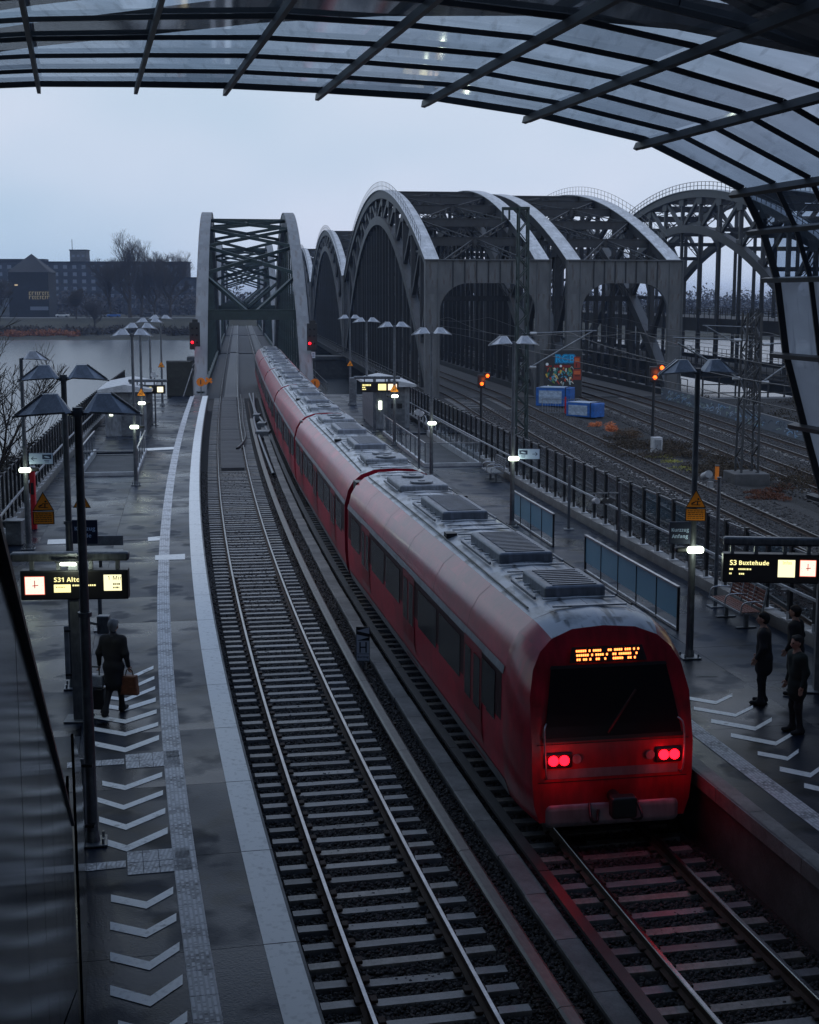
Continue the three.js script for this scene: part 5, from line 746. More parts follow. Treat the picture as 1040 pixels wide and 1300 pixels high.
mast('tall green lattice mast standing before the nearest dark bridge portal', 6.05, 77, 13.6, 0.62, M.green, [[7.0, 4.1, 0]]);
mast('dark lattice mast on a block between the tracks, in front of the two-deck bridge', 16.4, 68.5, 8.2, 0.85, M.oldSteel, [[6.9, -3.9, -0.2], [6.7, 3.6, 0]]);
mast('slim lattice mast beyond the outermost track under the two-deck bridge', 27.0, 112, 8.0, 0.6, M.oldSteelDark, [[6.6, -4.2, 0]]);
for (const [X, lab] of [[MAINB, 'overhead wire above the main line track closest to the fence'], [MAIN, 'overhead wire above the track beside the blue crates'], [FARA, 'overhead wire above the track behind the lattice mast'], [FARB, 'overhead wire above the outermost track']]) {
  const t = thing('overhead_wire', lab, 'wire'), c = [], m = [], dr = []; for (let d = 34; d <= 240; d += 3) { const q = ((d - 20) % 56) / 56, sag = 1.15 - 3.2 * q * (1 - q); c.push(on(d, 0, 4.45, X)); m.push(on(d, 0, 4.45 + sag + 0.3, X)); if (d % 9 < 3) dr.push(rod(on(d, 0, 4.45, X), on(d, 0, 4.75 + sag, X), 0.008, 0.008, 4)); }
  part(t, 'contact_wire', [tube(c, 0.016, 120, 4)], M.dark); part(t, 'messenger_wire', [tube(m, 0.016, 160, 4)], M.dark); part(t, 'dropper', dr, M.dark);
}
{ // low wall with scribbles beyond the far tracks, and the rail side fence in front of the river
  const t = thing('trackside_wall', 'low pale wall with faded scribbles beyond the outermost track', 'wall'), m = canvasMat(1024, 64, (g, w, h) => { g.fillStyle = '#50565e'; g.fillRect(0, 0, w, h); for (let k = 0; k < 260; k++) { g.strokeStyle = ['#8a98a8', '#2c3844', '#6a8aa8', '#788a80', '#3a4450'][k % 5]; g.lineWidth = 2 + 3 * hash(k, 2); g.beginPath(); const x = w * hash(k, 3), y = h * (0.15 + 0.75 * hash(k, 4)); g.moveTo(x, y); g.quadraticCurveTo(x + 20 * hash(k, 5), y - 22 * hash(k, 6), x + 26 * hash(k, 7), y + 14 * hash(k, 8)); g.stroke(); } }, 0, 0.8);
  part(t, 'wall', [boxUV(sweep(FARB, rect(2.6, 2.85, -1.3, -0.2), 78, 126, 1))], M.concreteDark); const P = [], U = []; for (let d = 78; d < 126; d += 2) { const a = on(d, 2.594, 0, FARB), b = on(d + 2, 2.594, 0, FARB), u = (d - 78) / 48, v = (d - 76) / 48; P.push(a[0], -1.2, a[2], b[0], -1.2, b[2], b[0], -0.22, b[2], a[0], -1.2, a[2], b[0], -0.22, b[2], a[0], -0.22, a[2]); U.push(u, 0, v, 0, v, 1, u, 0, v, 1, u, 1); } mesh(t, 'painted_face', soup(P, U), m);
  const f = thing('river_fence', 'dark barred fence along the river bank beyond the tracks', 'fence'); for (let x = 26; x < 62; x += 1.5) { part(f, 'post', [box(0.14, 1.9, 0.14, x, -0.2, -126 - (x - 26) * 0.119)], M.oldSteelDark); } part(f, 'rail', [-0.7, 0.05, 0.7].map((y) => bar([26, y, -126], [62, y, -130.3], 0.09)), M.oldSteelDark);
}
// graffiti pier between the portals, crates and the barrier beside it
{
  const p = bridgeAt(-2.2, 27.2), t = thing('painted_pier', 'squat pier covered with graffiti reading RGB between the two grey portals', 'pier', [p[0], -1.2, p[2]], BA); part(t, 'body', [rbox(3.5, 4.3, 1.6, 0, 2.15, 0, 0.05)], M.concreteDark);
  mesh(t, 'graffiti', face(3.4, 4.1, 0, 2.15, 0.805), canvasMat(340, 410, (g, w, h) => { g.fillStyle = '#2c2b29'; g.fillRect(0, 0, w, h); const S = (c, lw, f) => { g.strokeStyle = c; g.lineWidth = lw; g.lineCap = 'round'; g.lineJoin = 'round'; f(); };
    g.font = 'bold 92px sans-serif'; g.lineWidth = 16; g.strokeStyle = '#0d7fae'; g.strokeText('RGB', 96, 100); g.fillStyle = '#1ba3d6'; g.fillText('RGB', 96, 100); g.lineWidth = 3; g.strokeStyle = '#073a52'; g.strokeText('RGB', 96, 100);
    g.fillStyle = '#8a3018'; g.fillRect(268, 50, 58, 100); g.fillRect(262, 160, 72, 96); g.fillStyle = '#c05a2a'; g.fillRect(276, 64, 42, 34); g.fillRect(270, 176, 58, 30); g.fillStyle = '#3a140a'; g.fillRect(286, 108, 10, 34); g.fillRect(278, 216, 46, 8);
    g.fillStyle = '#7a1c14'; g.fillRect(90, 124, 150, 22); g.fillRect(14, 126, 56, 16);
    const col = ['#2b7a6e', '#9ab0ae', '#c9a23a', '#b3402a', '#d8d2c0', '#3a86a0', '#6a8a3a']; for (let k = 0; k < 70; k++) { const x = 14 + 240 * hash(k, 11), y = 150 + 220 * hash(k, 12) * (x < 80 ? 1 : 0.62); S(col[k % 7], 4 + 9 * hash(k, 13), () => { g.beginPath(); g.moveTo(x, y); g.quadraticCurveTo(x + 40 * (hash(k, 14) - 0.5), y - 40 * hash(k, 15), x + 34 * (hash(k, 16) - 0.3), y + 20 * hash(k, 17)); g.stroke(); }); } g.fillStyle = '#d8dcda'; g.beginPath(); g.arc(26, 116, 13, 0, 7); g.fill(); g.beginPath(); g.arc(150, 132, 11, 0, 7); g.fill(); }, 0, 0.8));
  const crate = (label, q, w, h, d, turn) => { const c = thing('storage_crate', label, 'crate', [q[0], -1.2, q[2]], turn); part(c, 'body', [rbox(w, h, d, 0, h / 2 + 0.08, 0, 0.05)], M.blue); part(c, 'cover', [rbox(w * 0.72, 0.05, d + 0.03, -w * 0.06, h + 0.10, 0, 0.02), box(w * 0.66, h * 0.7, 0.03, -w * 0.08, h * 0.55, d / 2 + 0.012)], M.tarp); part(c, 'strap', [box(0.08, h + 0.1, d + 0.06, w * 0.36, h / 2 + 0.09, 0)], M.navy); part(c, 'skid', [box(w, 0.08, 0.2, 0, 0.04, d * 0.3), box(w, 0.08, 0.2, 0, 0.04, -d * 0.3)], M.dark); };
  crate('blue crate with a pale cover next to the rusty orange shrub', G(743, 530, -1.2), 2.6, 1.05, 1.3, -0.75); crate('blue crate with a pale cover right under the graffiti', G(705, 516, -1.2), 2.9, 1.5, 1.6, -0.35); 
  const b = thing('site_barrier', 'metal site barrier with an upright red bar in front of the crates', 'barrier', G(712, 526, -1.2), -0.15), g = []; for (let x = -1.4; x <= 1.41; x += 0.2) g.push(bar([x, 0.15, 0], [x, 1.15, 0], 0.025)); part(b, 'bar', g, M.steelRail); part(b, 'frame', [bar([-1.45, 1.17, 0], [1.45, 1.17, 0], 0.05), bar([-1.45, 0.13, 0], [1.45, 0.13, 0], 0.05), bar([-1.45, 0, 0], [-1.45, 1.2, 0], 0.05), bar([1.45, 0, 0], [1.45, 1.2, 0], 0.05), box(0.1, 0.06, 0.6, -1.2, 0.03, 0), box(0.1, 0.06, 0.6, 1.2, 0.03, 0)], M.galv); part(b, 'red_bar', [box(0.12, 1.3, 0.08, 0.35, 0.7, 0.06)], M.redPaint);
}

// ---------------------------------------------------------------- plants
M.weedDark = mat([0.040, 0.028, 0.016], 1); M.weedRust = mat([0.085, 0.030, 0.014], 1);
function spray(n, rad, flat, leaf, m, far = 1) { // small blades thrown through an uneven clump
  const P = [], lobes = []; for (let k = 0; k < 5; k++) lobes.push([rr(-0.6, 0.6) * rad, rr(0.1, 0.6) * rad * flat, rr(-0.6, 0.6) * rad, rr(0.3, 0.6) * rad]);
  for (let i = 0; i < n; i++) { const l = lobes[i % 5], a = rnd() * 6.283, b = Math.acos(rr(-1, 1)), r = l[3] * Math.cbrt(rnd()), c = V3(l[0] + r * Math.sin(b) * Math.cos(a), Math.max(0.02, l[1] + r * Math.cos(b) * flat), l[2] + r * Math.sin(b) * Math.sin(a));
    const u = V3(rr(-1, 1), rr(-0.3, 1), rr(-1, 1)).setLength(leaf * rr(0.6, 1.5)), v = V3(rr(-1, 1), rr(-1, 1), rr(-1, 1)).setLength(leaf * 0.3); P.push(...c.toArray(), ...c.clone().add(u).add(v).toArray(), ...c.clone().add(u.multiplyScalar(1.1)).sub(v).toArray()); }
  return boxUV(soup(P));
}
function shrub(label, p, rad, flat, m, n, leaf, group) { const t = thing('shrub', label, 'shrub', p, 0, group); part(t, 'foliage', [spray(n, rad, flat, leaf, m)], m); const s = []; for (let k = 0; k < 9; k++) s.push(rod([rr(-0.1, 0.1), -0.15, rr(-0.1, 0.1)], [rr(-0.7, 0.7) * rad, rr(0.5, 1) * rad * flat, rr(-0.7, 0.7) * rad], 0.02, 0.006, 4)); part(t, 'stem', s, M.bark); }
shrub('small rusty orange shrub touching the blue crate', G(757, 543, -1.2), 0.6, 0.7, M.shrub, 700, 0.09); shrub('larger rusty orange shrub beside the orange-lit signal', G(778, 547, -1.2), 0.8, 0.8, M.shrub, 1200, 0.09); shrub('dark brown shrub on the track side of the orange shrubs', G(800, 556, -1.2), 1.2, 0.5, M.shrubDark, 1200, 0.10);
{ const mk = (nm, label, list, m, n, leaf) => { const g = []; for (const [x, y, r, f] of list) { const p = G(x, y, -1.2); g.push(spray(n, r, f, leaf, m).translate(p[0], -1.2, p[2])); } const o = shade(new THREE.Mesh(merge(g), m)); o.name = numbered(nm); tag(o, label, 'ground cover', null, 'stuff'); scene.add(o); };
  mk('weeds', 'dry brown weeds between the main line tracks', Array.from({ length: 46 }, (_, k) => [780 + 260 * hash(k, 1), 556 + 62 * hash(k, 1) + 26 * (hash(k, 2) - 0.3), 0.8 + hash(k, 3), 0.28]), M.weedDark, 420, 0.11);
  mk('weeds', 'yellow green moss and weeds beside the white relay box', [[835, 582, 0.8, 0.12], [850, 588, 0.9, 0.12], [868, 597, 0.9, 0.12], [845, 580, 0.5, 0.12]], M.moss, 420, 0.09);
  mk('weeds', 'rusty red dry weeds around the foot of the lattice mast', Array.from({ length: 14 }, (_, k) => [950 + 95 * hash(k, 21), 616 + 22 * hash(k, 22), 0.6, 0.25]), M.weedRust, 260, 0.10);
}
function bareTree(name, label, p, h, spread, depth, m, lean = [0, 0], min = 0.006, group) {
  const t = thing(name, label, 'tree', p, 0, group), tr = [], cr = [];
  const grow = (a, dir, len, r, lev) => { let q = a.clone(), d = dir.clone(); const n = lev === 0 ? 4 : 3; for (let i = 0; i < n; i++) { const e = q.clone().add(d.clone().multiplyScalar(len / n)), r1 = r * (1 - (i + 1) / n * 0.45), r0 = r * (1 - i / n * 0.45); (lev < 2 ? tr : cr).push(rod(q.toArray(), e.toArray(), Math.max(r0, min), Math.max(r1, min), lev < 2 ? 7 : 3)); q = e; d.add(V3(rr(-0.22, 0.22), rr(-0.1, 0.16), rr(-0.22, 0.22))).normalize();
      if (lev < depth && (lev > 0 || i > 0)) { const kids = lev === 0 ? 2 : 1; for (let k = 0; k < kids; k++) { const s = V3(rr(-1, 1), rr(0.05, 0.7), rr(-1, 1)).normalize(); grow(q, d.clone().multiplyScalar(spread).add(s).normalize(), len * rr(0.52, 0.72), r1 * 0.62, lev + 1); } } }
    if (lev < depth) for (let k = 0; k < 2; k++) grow(q, d.clone().add(V3(rr(-0.6, 0.6), rr(-0.1, 0.5), rr(-0.6, 0.6))).normalize(), len * rr(0.55, 0.75), r * 0.5, lev + 1); };
  grow(V3(0, -0.3, 0), V3(lean[0], 1, lean[1]).normalize(), h * 0.40, h * 0.028, 0);
  part(t, 'trunk', tr, m); part(t, 'crown', cr, m); return t;
}
bareTree('bare_tree', 'bare tree reaching over the river-side fence beside the single-hood lamp', [-16.7, -3.8, -49], 12.0, 0.8, 5, M.bark, [0.06, 0.03], 0.009);
bareTree('bare_tree', 'bare bush tree low on the bank outside the river-side fence', [-20.5, -3.8, -58], 5, 0.6, 4, M.bark, [0, 0], 0.010);
{ const g = []; for (let k = 0; k < 60; k++) { const d = 52 + 50 * hash(k, 41), x = TX(d) - 9.5 - 12 * hash(k, 42); g.push(spray(260, 1.3, 0.7, 0.22, M.bark).translate(x, landHeight(x, d) - 0.1, -d)); } const o = shade(new THREE.Mesh(merge(g), mat([0.022, 0.019, 0.014], 1))); o.name = 'undergrowth'; tag(o, 'dark tangled undergrowth on the bank outside the river-side fence', 'undergrowth', null, 'stuff'); scene.add(o); }
{ const g = []; for (let k = 0; k < 130; k++) { const d = 62 + 62 * hash(k, 141), x = FARB(d) + 3.6 + 26 * hash(k, 142); g.push(spray(170, 1.2, 0.55, 0.16, M.bark).translate(x, -1.35, -d)); } const o = shade(new THREE.Mesh(merge(g), mat([0.026, 0.020, 0.013], 1))); o.name = numbered('undergrowth'); tag(o, 'dark brown brush on the ground beyond the outermost main line track', 'undergrowth', null, 'stuff'); scene.add(o); }
const FT = (px, d, h) => [(px - 520) / FOCAL * d * 1.01, h, -d];
const fg = 'bare trees along the far bank';
bareTree('bare_tree', 'largest bare tree on the far bank, in front of the long grey building', FT(172, 476, 0.3), 26, 1.0, 5, M.barkFar, [-0.05, 0], 0.02);
bareTree('bare_tree', 'bare tree on the far bank right beside the bridge arch', FT(222, 482, 0.3), 22, 0.9, 5, M.barkFar, [0.05, 0], 0.02);
bareTree('bare_tree', 'bare tree on the far bank between the largest tree and the bridge arch', FT(203, 490, 0.3), 19, 0.9, 5, M.barkFar, [0, 0], 0.02);
bareTree('bare_tree', 'small bare tree on the far bank in front of the dark pyramid-roofed house', FT(105, 470, 0.3), 11, 0.7, 5, M.barkFar, [0, 0], 0.02);
bareTree('bare_tree', 'tall thin bare tree left of the largest tree, in front of the stair tower', FT(148, 484, 0.3), 21, 0.9, 5, M.barkFar, [0.03, 0], 0.02);
bareTree('bare_tree', 'bare tree standing just behind the largest tree on the far bank', FT(186, 500, 0.3), 25, 1.0, 5, M.barkFar, [0.02, 0], 0.02);
bareTree('bare_tree', 'low bare tree near the waterline below the largest tree', FT(128, 455, -3.4), 10, 0.7, 5, M.barkFar, [-0.15, 0], 0.02);
bareTree('bare_tree', 'bare tree at the far bank edge of the photo beside the pyramid-roofed house', FT(6, 472, 0.3), 13, 0.7, 5, M.barkFar, [0, 0], 0.02);
{ const bush = (nm, label, n, fn, m, leaf, cnt) => { const g = []; for (let k = 0; k < n; k++) { const [px, d, h, r, f] = fn(k); const p = FT(px, d, h); g.push(spray(cnt, r, f, leaf, m).translate(...p)); } const o = shade(new THREE.Mesh(merge(g), m)); o.name = numbered(nm); tag(o, label, 'vegetation', null, 'stuff'); scene.add(o); };
  bush('reeds', 'rust brown reeds along the far waterline', 34, (k) => [20 + 82 * hash(k, 51), 437 + 8 * hash(k, 52), -4.6, 3, 0.55], M.reed, 0.9, 150);
  bush('undergrowth', 'dark brown undergrowth along the far waterline', 70, (k) => [-60 + 330 * hash(k, 53), 440 + 18 * hash(k, 54), -4.2, 4, 0.6], mat([0.035, 0.028, 0.02], 1), 0.9, 150);
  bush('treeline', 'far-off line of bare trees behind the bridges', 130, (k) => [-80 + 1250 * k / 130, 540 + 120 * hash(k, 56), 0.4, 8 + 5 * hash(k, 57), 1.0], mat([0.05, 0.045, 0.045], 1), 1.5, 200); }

// ---------------------------------------------------------------- far bank buildings
{
  const h = FT(47, 522, 0.2), t = thing('pyramid_roofed_house', 'black house with a pyramid roof and pale sign on the far bank', 'building', h, 0.05); part(t, 'wall', [box(14.4, 16.2, 14.4, 0, 8.1, -7.2)], M.slate); part(t, 'roof', [new THREE.ConeGeometry(10.7, 6.8, 4, 1).rotateY(Math.PI / 4).translate(0, 19.6, -7.2)], M.slate);
  const sg = []; for (let r = 0; r < 2; r++) for (let x = 0, k = 0; x < 7.2; k++) { const w = 0.4 + 0.5 * hash(k, r + 60); sg.push(box(w, 0.18, 0.1, 0.1 + x + w / 2, 8.6 - r * 1.5 + 0.5, 0.08), box(0.18, 1.1, 0.1, 0.1 + x + 0.09, 8.6 - r * 1.5, 0.09)); if (hash(k, 61 + r) > 0.4) sg.push(box(w, 0.16, 0.1, 0.1 + x + w / 2, 8.1 - r * 1.5, 0.08)); x += w + 0.3; } part(t, 'sign_letters', sg, glow(0xe8dcae, 0.22)); part(t, 'window', [box(1.1, 0.5, 0.1, -4.4, 11.6, 0.06)], M.farLit); part(t, 'ground_floor_window', [box(6.5, 1.3, 0.1, 3.6, 3.2, 0.06)], M.farWin);
  const b = FT(110, 645, 0.2), l = thing('long_building', 'long grey six-storey building with rows of windows across the river', 'building', b, 0.02); part(l, 'wall', [box(110, 22.5, 16, -7, 11.25, -8)], M.brickDark); part(l, 'roof', [box(111, 0.5, 17, -7, 22.75, -8), box(40, 1.6, 8, -36, 23.4, -8)], M.slate);
  for (let r = 0; r < 6; r++) for (let c = 0; c < 26; c++) { const x = -60 + c * 4.15 + (r % 2 ? 0 : 0.1), w = part(l, 'window', [box(1.7, 1.5, 0.12, x, 4.6 + r * 3.2, 0.08)], M.farWin); part(w, 'sill', [box(1.9, 0.15, 0.25, x, 3.8 + r * 3.2, 0.1)], M.concrete); }
  const s = FT(110, 650, 0.2), k = thing('stair_tower', 'pale stair tower rising above the long grey building', 'building', s, 0.02); part(k, 'wall', [box(7.5, 28, 7, 0, 14, -3.5)], mat([0.13, 0.13, 0.13], 0.9, 0, { map: grime, mapS: 8 })); part(k, 'window', [-2.2, 0, 2.2].map((x) => box(1.2, 1.0, 0.1, x, 25.6, 0.06)), M.farWin); part(k, 'roof', [box(8, 0.4, 7.5, 0, 28.2, -3.5)], M.slate); part(k, 'antenna', [rod([-3, 28, -2], [-3, 33, -2], 0.14)], M.dark);
  const q = FT(225, 600, 0.2), y = thing('low_building', 'low dark building behind the bare trees beside the bridge arch', 'building', q, 0.02); part(y, 'wall', [box(40, 15, 14, 0, 7.5, -7)], M.brickDark); part(y, 'roof', [box(41, 0.5, 15, 0, 15.2, -7)], M.slate); for (let r = 0; r < 3; r++) for (let c = 0; c < 9; c++) part(y, 'window', [box(1.8, 1.4, 0.12, -16 + c * 4, 3.5 + r * 3.8, 0.08)], M.farWin);
  const z = FT(8, 545, 0.2), v = thing('low_building', 'pale flat shed on the far bank at the side of the pyramid-roofed house', 'building', z, 0.02); part(v, 'wall', [box(18, 7, 12, 0, 3.5, -6)], mat([0.16, 0.17, 0.18], 0.9, 0, { map: grime, mapS: 6 })); part(v, 'roof', [box(18.6, 0.4, 12.6, 0, 7.1, -6)], M.slate); for (let c = 0; c < 5; c++) part(v, 'window', [box(2, 1.6, 0.1, -7 + c * 3.5, 4.4, 0.06)], M.farWin);
  [[88, 'white car on the promenade below the largest tree'], [152, 'blue car on the promenade right of the largest tree trunk'], [196, 'dark car on the promenade close to the bridge arch'], [136, 'silver car on the promenade beside the blue car']].forEach(([px, lab], i) => { const m = [M.roofWhite, M.blue, M.dark, M.clad][i], c = thing('parked_car', lab, 'car', FT(px, 478.5, 0.78), Math.PI / 2 + 0.02); part(c, 'body', [rbox(1.8, 0.7, 4.4, 0, 0.65, 0, 0.2)], m); part(c, 'cabin', [rbox(1.6, 0.6, 2.3, 0, 1.2, -0.2, 0.2)], M.window); for (const x of [-0.85, 0.85]) for (const zz of [-1.4, 1.4]) part(c, 'wheel', [cyl(0.32, 0.32, 0.2, 0, 0, 0, 14).rotateZ(Math.PI / 2).translate(x, 0.32, zz)], M.black); });
}

// ---------------------------------------------------------------- people
function field(size, half, centre, prims, k) { // prims: [a, b, ra, rb, colour]; smooth union, meshed
  const mc = new MarchingCubes(size, M.black, false, false, 200000); mc.isolation = 0; const f = mc.field, h = size / 2, P = prims.map(([a, b, ra, rb]) => { const A = V3(...a), B = V3(...b); return { A, D: B.clone().sub(A), L: Math.max(B.distanceToSquared(A), 1e-8), ra, rb }; }), p = V3(), q = V3();
  for (let z = 0; z < size; z++) for (let y = 0; y < size; y++) for (let x = 0; x < size; x++) { p.set((x - h) / h * half + centre[0], (y - h) / h * half + centre[1], (z - h) / h * half + centre[2]); let s = 0, mn = 9; for (const c of P) { q.copy(p).sub(c.A); const t = clamp(q.dot(c.D) / c.L), dx = q.x - c.D.x * t, dy = q.y - c.D.y * t, dz = q.z - c.D.z * t, d = Math.sqrt(dx * dx + dy * dy + dz * dz) - mixv(c.ra, c.rb, t); if (d < mn) mn = d; if (d < 6 * k) s += Math.exp(-d / k); } f[x + y * size + z * size * size] = -(s > 0 ? -k * Math.log(s) : mn); }
  mc.update(); const n = mc.count, pos = new Float32Array(n * 3), col = new Float32Array(n * 3);
  for (let i = 0; i < n; i++) { p.set(mc.positionArray[i * 3] * half + centre[0], mc.positionArray[i * 3 + 1] * half + centre[1], mc.positionArray[i * 3 + 2] * half + centre[2]); p.toArray(pos, i * 3); let best = 9, bc = [0, 0, 0]; P.forEach((c, j) => { q.copy(p).sub(c.A); const t = clamp(q.dot(c.D) / c.L), d = q.sub(c.D.clone().multiplyScalar(t)).length() - mixv(c.ra, c.rb, t); if (d < best) { best = d; bc = prims[j][4]; } }); col.set(bc, i * 3); }
  const g = new THREE.BufferGeometry(); g.setAttribute('position', new THREE.BufferAttribute(pos, 3)); g.setAttribute('normal', new THREE.BufferAttribute(mc.normalArray.slice(0, n * 3), 3)); g.setAttribute('color', new THREE.BufferAttribute(col, 3)); g.setAttribute('uv', new THREE.BufferAttribute(new Float32Array(n * 2), 2));
  g.deleteAttribute('normal'); const w = mergeVertices(g, 1e-5); w.computeVertexNormals(); return w.toNonIndexed();
}
const SKIN = [0.36, 0.20, 0.14];
function person(label, p, turn, o) { // o: joints in metres, facing +z
  const C = o.coat, T = o.trousers, S = [0.01, 0.01, 0.012], H = o.hair, k = 0.022, prims = [], ln = (a, b, ra, rb, c) => prims.push([a, b, ra, rb, c]);
  const hipY = 0.93, sh = 1.43, lean = o.lean || 0;
  ln([0, hipY, 0], [0, 1.12, 0.01 + lean * 0.3], 0.145, 0.135, C); ln([-0.07, hipY - 0.02, 0], [0.07, hipY - 0.02, 0], 0.125, 0.125, C); ln([-0.06, 1.12, lean * 0.3], [-0.09, 1.36, lean * 0.8], 0.125, 0.13, C); ln([0.06, 1.12, lean * 0.3], [0.09, 1.36, lean * 0.8], 0.125, 0.13, C); ln([-0.16, sh, lean], [0.16, sh, lean], 0.075, 0.075, C);
  ln([0, 1.45, lean], [0, 1.56, lean + 0.02], 0.062, 0.055, o.scarf || SKIN); ln([0, hipY - 0.02, 0], [0, hipY - o.coatLen, 0], 0.15, 0.17, C);
  o.legs.forEach(([knee, foot], i) => { const s = i ? 1 : -1, hip = [s * 0.09, hipY - 0.05, 0]; ln(hip, knee, 0.095, 0.065, T); ln(knee, foot, 0.064, 0.05, T); ln([foot[0], 0.045, foot[2] - 0.05], [foot[0] + s * 0.03, 0.04, foot[2] + 0.17], 0.045, 0.04, S); ln(foot, [foot[0], 0.05, foot[2]], 0.05, 0.046, S); });
  o.arms.forEach(([el, wr], i) => { const s = i ? 1 : -1; ln([s * 0.19, sh - 0.01, lean], el, 0.068, 0.054, C); ln(el, wr, 0.054, 0.040, C); });
  const body = field(96, 1.0, [0, 0.9, 0], prims, k);
  const hy = 1.66, hz = lean + 0.03, hd = []; const hq = (a, b, ra, rb, c) => hd.push([a, b, ra, rb, c]);
  hq([0, hy + 0.035, hz - 0.015], [0, hy + 0.03, hz + 0.01], 0.088, 0.086, SKIN); hq([0, hy - 0.055, hz + 0.035], [0, hy - 0.02, hz + 0.03], 0.052, 0.07, SKIN); hq([0, hy + 0.015, hz + 0.10], [0, hy - 0.018, hz + 0.118], 0.010, 0.014, SKIN); for (const s of [-1, 1]) { hq([s * 0.088, hy + 0.01, hz - 0.01], [s * 0.090, hy - 0.03, hz - 0.002], 0.014, 0.010, SKIN); hq([s * 0.032, hy + 0.018, hz + 0.082], [s * 0.034, hy + 0.018, hz + 0.084], 0.014, 0.014, [0.03, 0.02, 0.02]); }
  hq([-0.022, hy - 0.052, hz + 0.094], [0.022, hy - 0.052, hz + 0.094], 0.009, 0.009, [0.26, 0.09, 0.08]); hq([0, hy + 0.065, hz - 0.02], [0, hy + 0.05, hz - 0.04], 0.094, 0.094, H); hq([-0.05, hy + 0.09, hz + 0.03], [0.05, hy + 0.09, hz + 0.03], 0.045, 0.045, H); hq([0, hy - 0.02, hz - 0.05], [0, hy + 0.03, hz - 0.05], 0.07, 0.085, H); hq([0, hy - 0.14, hz - 0.01], [0, hy - 0.05, hz], 0.052, 0.052, SKIN);
  const parts = [body, field(56, 0.24, [0, hy, hz], hd, 0.006)];
  o.arms.forEach(([el, wr], i) => { const s = i ? 1 : -1, A = V3(...wr), d = A.clone().sub(V3(...el)).normalize(), f = V3(0, 0, 1), side = V3().crossVectors(d, f).normalize(), fw = V3().crossVectors(side, d).normalize().multiplyScalar(1), hp = [], at = (u, v, w) => A.clone().add(d.clone().multiplyScalar(u)).add(fw.clone().multiplyScalar(v)).add(side.clone().multiplyScalar(w * s)).toArray();
    hp.push([A.toArray(), at(0.03, 0, 0), 0.027, 0.026, SKIN], [at(0.04, -0.022, 0), at(0.085, -0.026, 0), 0.017, 0.015, SKIN], [at(0.04, 0.018, 0), at(0.085, 0.022, 0), 0.017, 0.015, SKIN]);
    [[0.028, 0.075], [0.010, 0.085], [-0.010, 0.08], [-0.028, 0.06]].forEach(([v, L]) => { const c = o.grip ? 0.03 : 0.012; hp.push([at(0.09, v, 0), at(0.09 + L * 0.45, v * 1.1, -c * 0.4), 0.0095, 0.009, SKIN], [at(0.09 + L * 0.45, v * 1.1, -c * 0.4), at(0.09 + L * (o.grip ? 0.6 : 0.95), v * 1.15, -c * 1.6), 0.009, 0.0078, SKIN]); });
    hp.push([at(0.03, 0.03, -0.005), at(0.065, 0.055, -0.018), 0.012, 0.011, SKIN], [at(0.065, 0.055, -0.018), at(0.092, 0.058, -0.028), 0.0105, 0.009, SKIN]);
    parts.push(field(52, 0.15, at(0.08, 0, 0), hp, 0.003)); });
  const t = thing('person', label, 'person', p, turn), b = mesh(t, 'body', mergeGeometries(parts), new THREE.MeshStandardMaterial({ vertexColors: true, roughness: 0.85 })); return t;
}
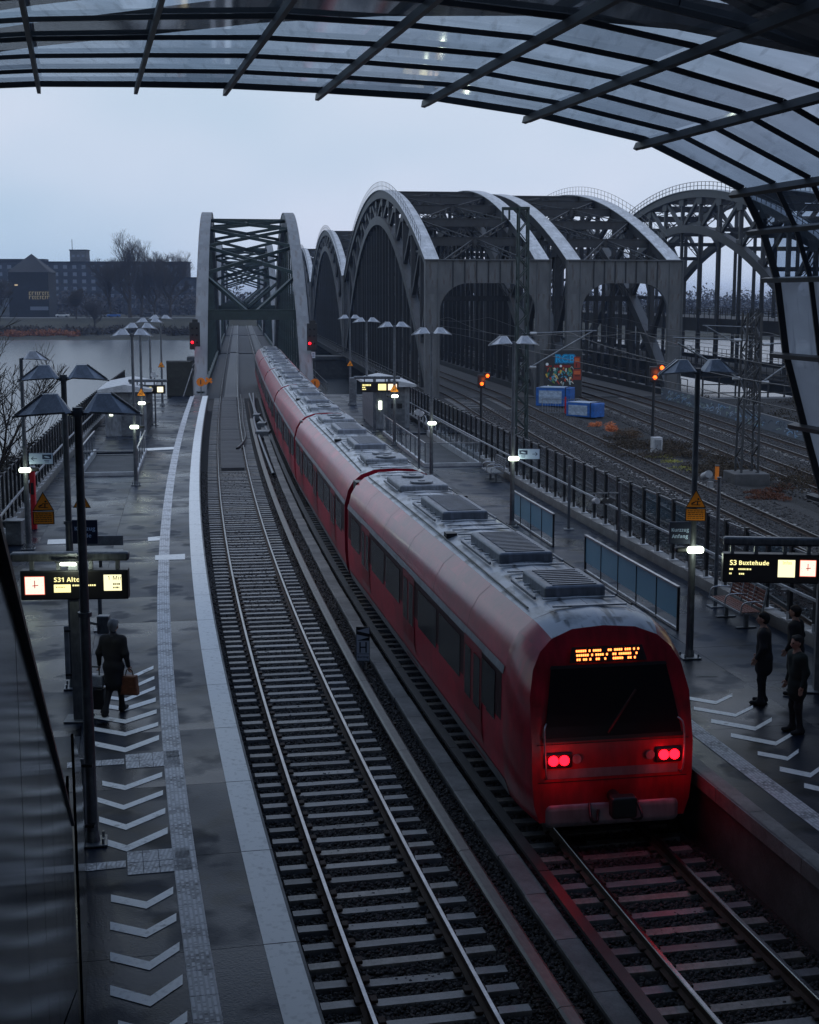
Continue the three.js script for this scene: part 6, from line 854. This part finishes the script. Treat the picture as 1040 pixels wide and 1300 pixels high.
{
  const p = G(146, 905, 0); person('person in long dark coat and grey hat walking over chevrons with brown bag', p, Math.PI - 0.15, { coat: [0.012, 0.012, 0.014], trousers: [0.010, 0.010, 0.012], hair: [0.20, 0.21, 0.22], coatLen: 0.32, scarf: [0.05, 0.05, 0.055], lean: 0.03, grip: true, legs: [[[-0.09, 0.50, 0.10], [-0.09, 0.09, 0.16]], [[0.09, 0.50, 0.04], [0.09, 0.11, -0.26]]], arms: [[[-0.26, 1.17, -0.03], [-0.28, 0.92, 0.04]], [[0.27, 1.17, -0.02], [0.30, 0.92, 0.06]]] });
  const q = [p[0], 0, p[2]], c = Math.cos(Math.PI - 0.15), s = Math.sin(Math.PI - 0.15), loc = (x, y, z) => [q[0] + x * c + z * s, y, q[2] - x * s + z * c];
  const bag = thing('hand_bag', 'brown bag hanging from the hand of the person walking past the chevrons', 'bag', loc(-0.29, 0.38, 0.05), Math.PI - 0.15); part(bag, 'bag_body', [extr([[-0.15, 0], [0.15, 0], [0.12, 0.33], [-0.12, 0.33]], 0.12, -0.06, 0.02)], mat([0.26, 0.085, 0.035], 0.6, 0, { map: grime, mapS: 0.3 })); part(bag, 'strap', [tube([[-0.08, 0.33, 0], [-0.04, 0.46, 0], [0.04, 0.46, 0], [0.08, 0.33, 0]], 0.010, 16)], M.shrubDark);
  const sc = loc(0.36, 0, 0.0), su = thing('suitcase', 'dark suitcase with a pale grey top held by the person near the chevrons', 'suitcase', sc, Math.PI - 0.15); part(su, 'shell', [rbox(0.36, 0.42, 0.22, 0, 0.28, 0, 0.04)], M.dark); part(su, 'top_pouch', [rbox(0.34, 0.24, 0.22, 0, 0.62, 0, 0.04)], M.hood); part(su, 'handle', [bar([-0.1, 0.7, -0.06], [-0.1, 0.9, -0.06], 0.02), bar([0.1, 0.7, -0.06], [0.1, 0.9, -0.06], 0.02), bar([-0.1, 0.9, -0.06], [0.1, 0.9, -0.06], 0.025)], M.dark); for (const x of [-0.13, 0.13]) for (const z of [-0.07, 0.07]) part(su, 'wheel', [cyl(0.035, 0.035, 0.03, 0, 0, 0, 10).rotateZ(Math.PI / 2).translate(x, 0.036, z)], M.black);
  person('person in black standing nearest the wooden bench on the fenced platform', G(968, 893, 0), -1.9, { coat: [0.008, 0.008, 0.010], trousers: [0.008, 0.008, 0.010], hair: [0.010, 0.008, 0.007], coatLen: 0.22, lean: 0.02, legs: [[[-0.09, 0.5, 0.02], [-0.10, 0.09, 0.0]], [[0.09, 0.5, 0.04], [0.11, 0.09, 0.03]]], arms: [[[-0.24, 1.16, 0.0], [-0.20, 0.94, 0.12]], [[0.24, 1.16, 0.0], [0.20, 0.94, 0.12]]] });
  person('person in dark green jacket closest to the chevrons on the fenced platform', G(1010, 930, 0), -1.3, { coat: [0.008, 0.014, 0.010], trousers: [0.007, 0.007, 0.009], hair: [0.012, 0.009, 0.007], coatLen: 0.16, lean: 0.02, legs: [[[-0.09, 0.5, 0.03], [-0.11, 0.09, 0.0]], [[0.09, 0.5, 0.02], [0.10, 0.09, -0.03]]], arms: [[[-0.25, 1.17, -0.02], [-0.26, 0.93, 0.06]], [[0.25, 1.17, -0.02], [0.26, 0.93, 0.06]]] });
  person('person in a dark long coat standing behind the other two, towards the board', G(1008, 882, 0), -2.2, { coat: [0.010, 0.010, 0.011], trousers: [0.008, 0.008, 0.008], hair: [0.010, 0.008, 0.007], coatLen: 0.34, lean: 0.02, legs: [[[-0.09, 0.5, 0.03], [-0.11, 0.09, 0.0]], [[0.09, 0.5, 0.02], [0.10, 0.09, -0.03]]], arms: [[[-0.25, 1.17, -0.02], [-0.22, 0.95, 0.10]], [[0.25, 1.17, -0.02], [0.22, 0.95, 0.10]]] });
}
scene.traverse((o) => { if (o.isLight && o.castShadow) o.shadow.mapSize.set(1024, 1024); });
renderer.render(scene, camera);
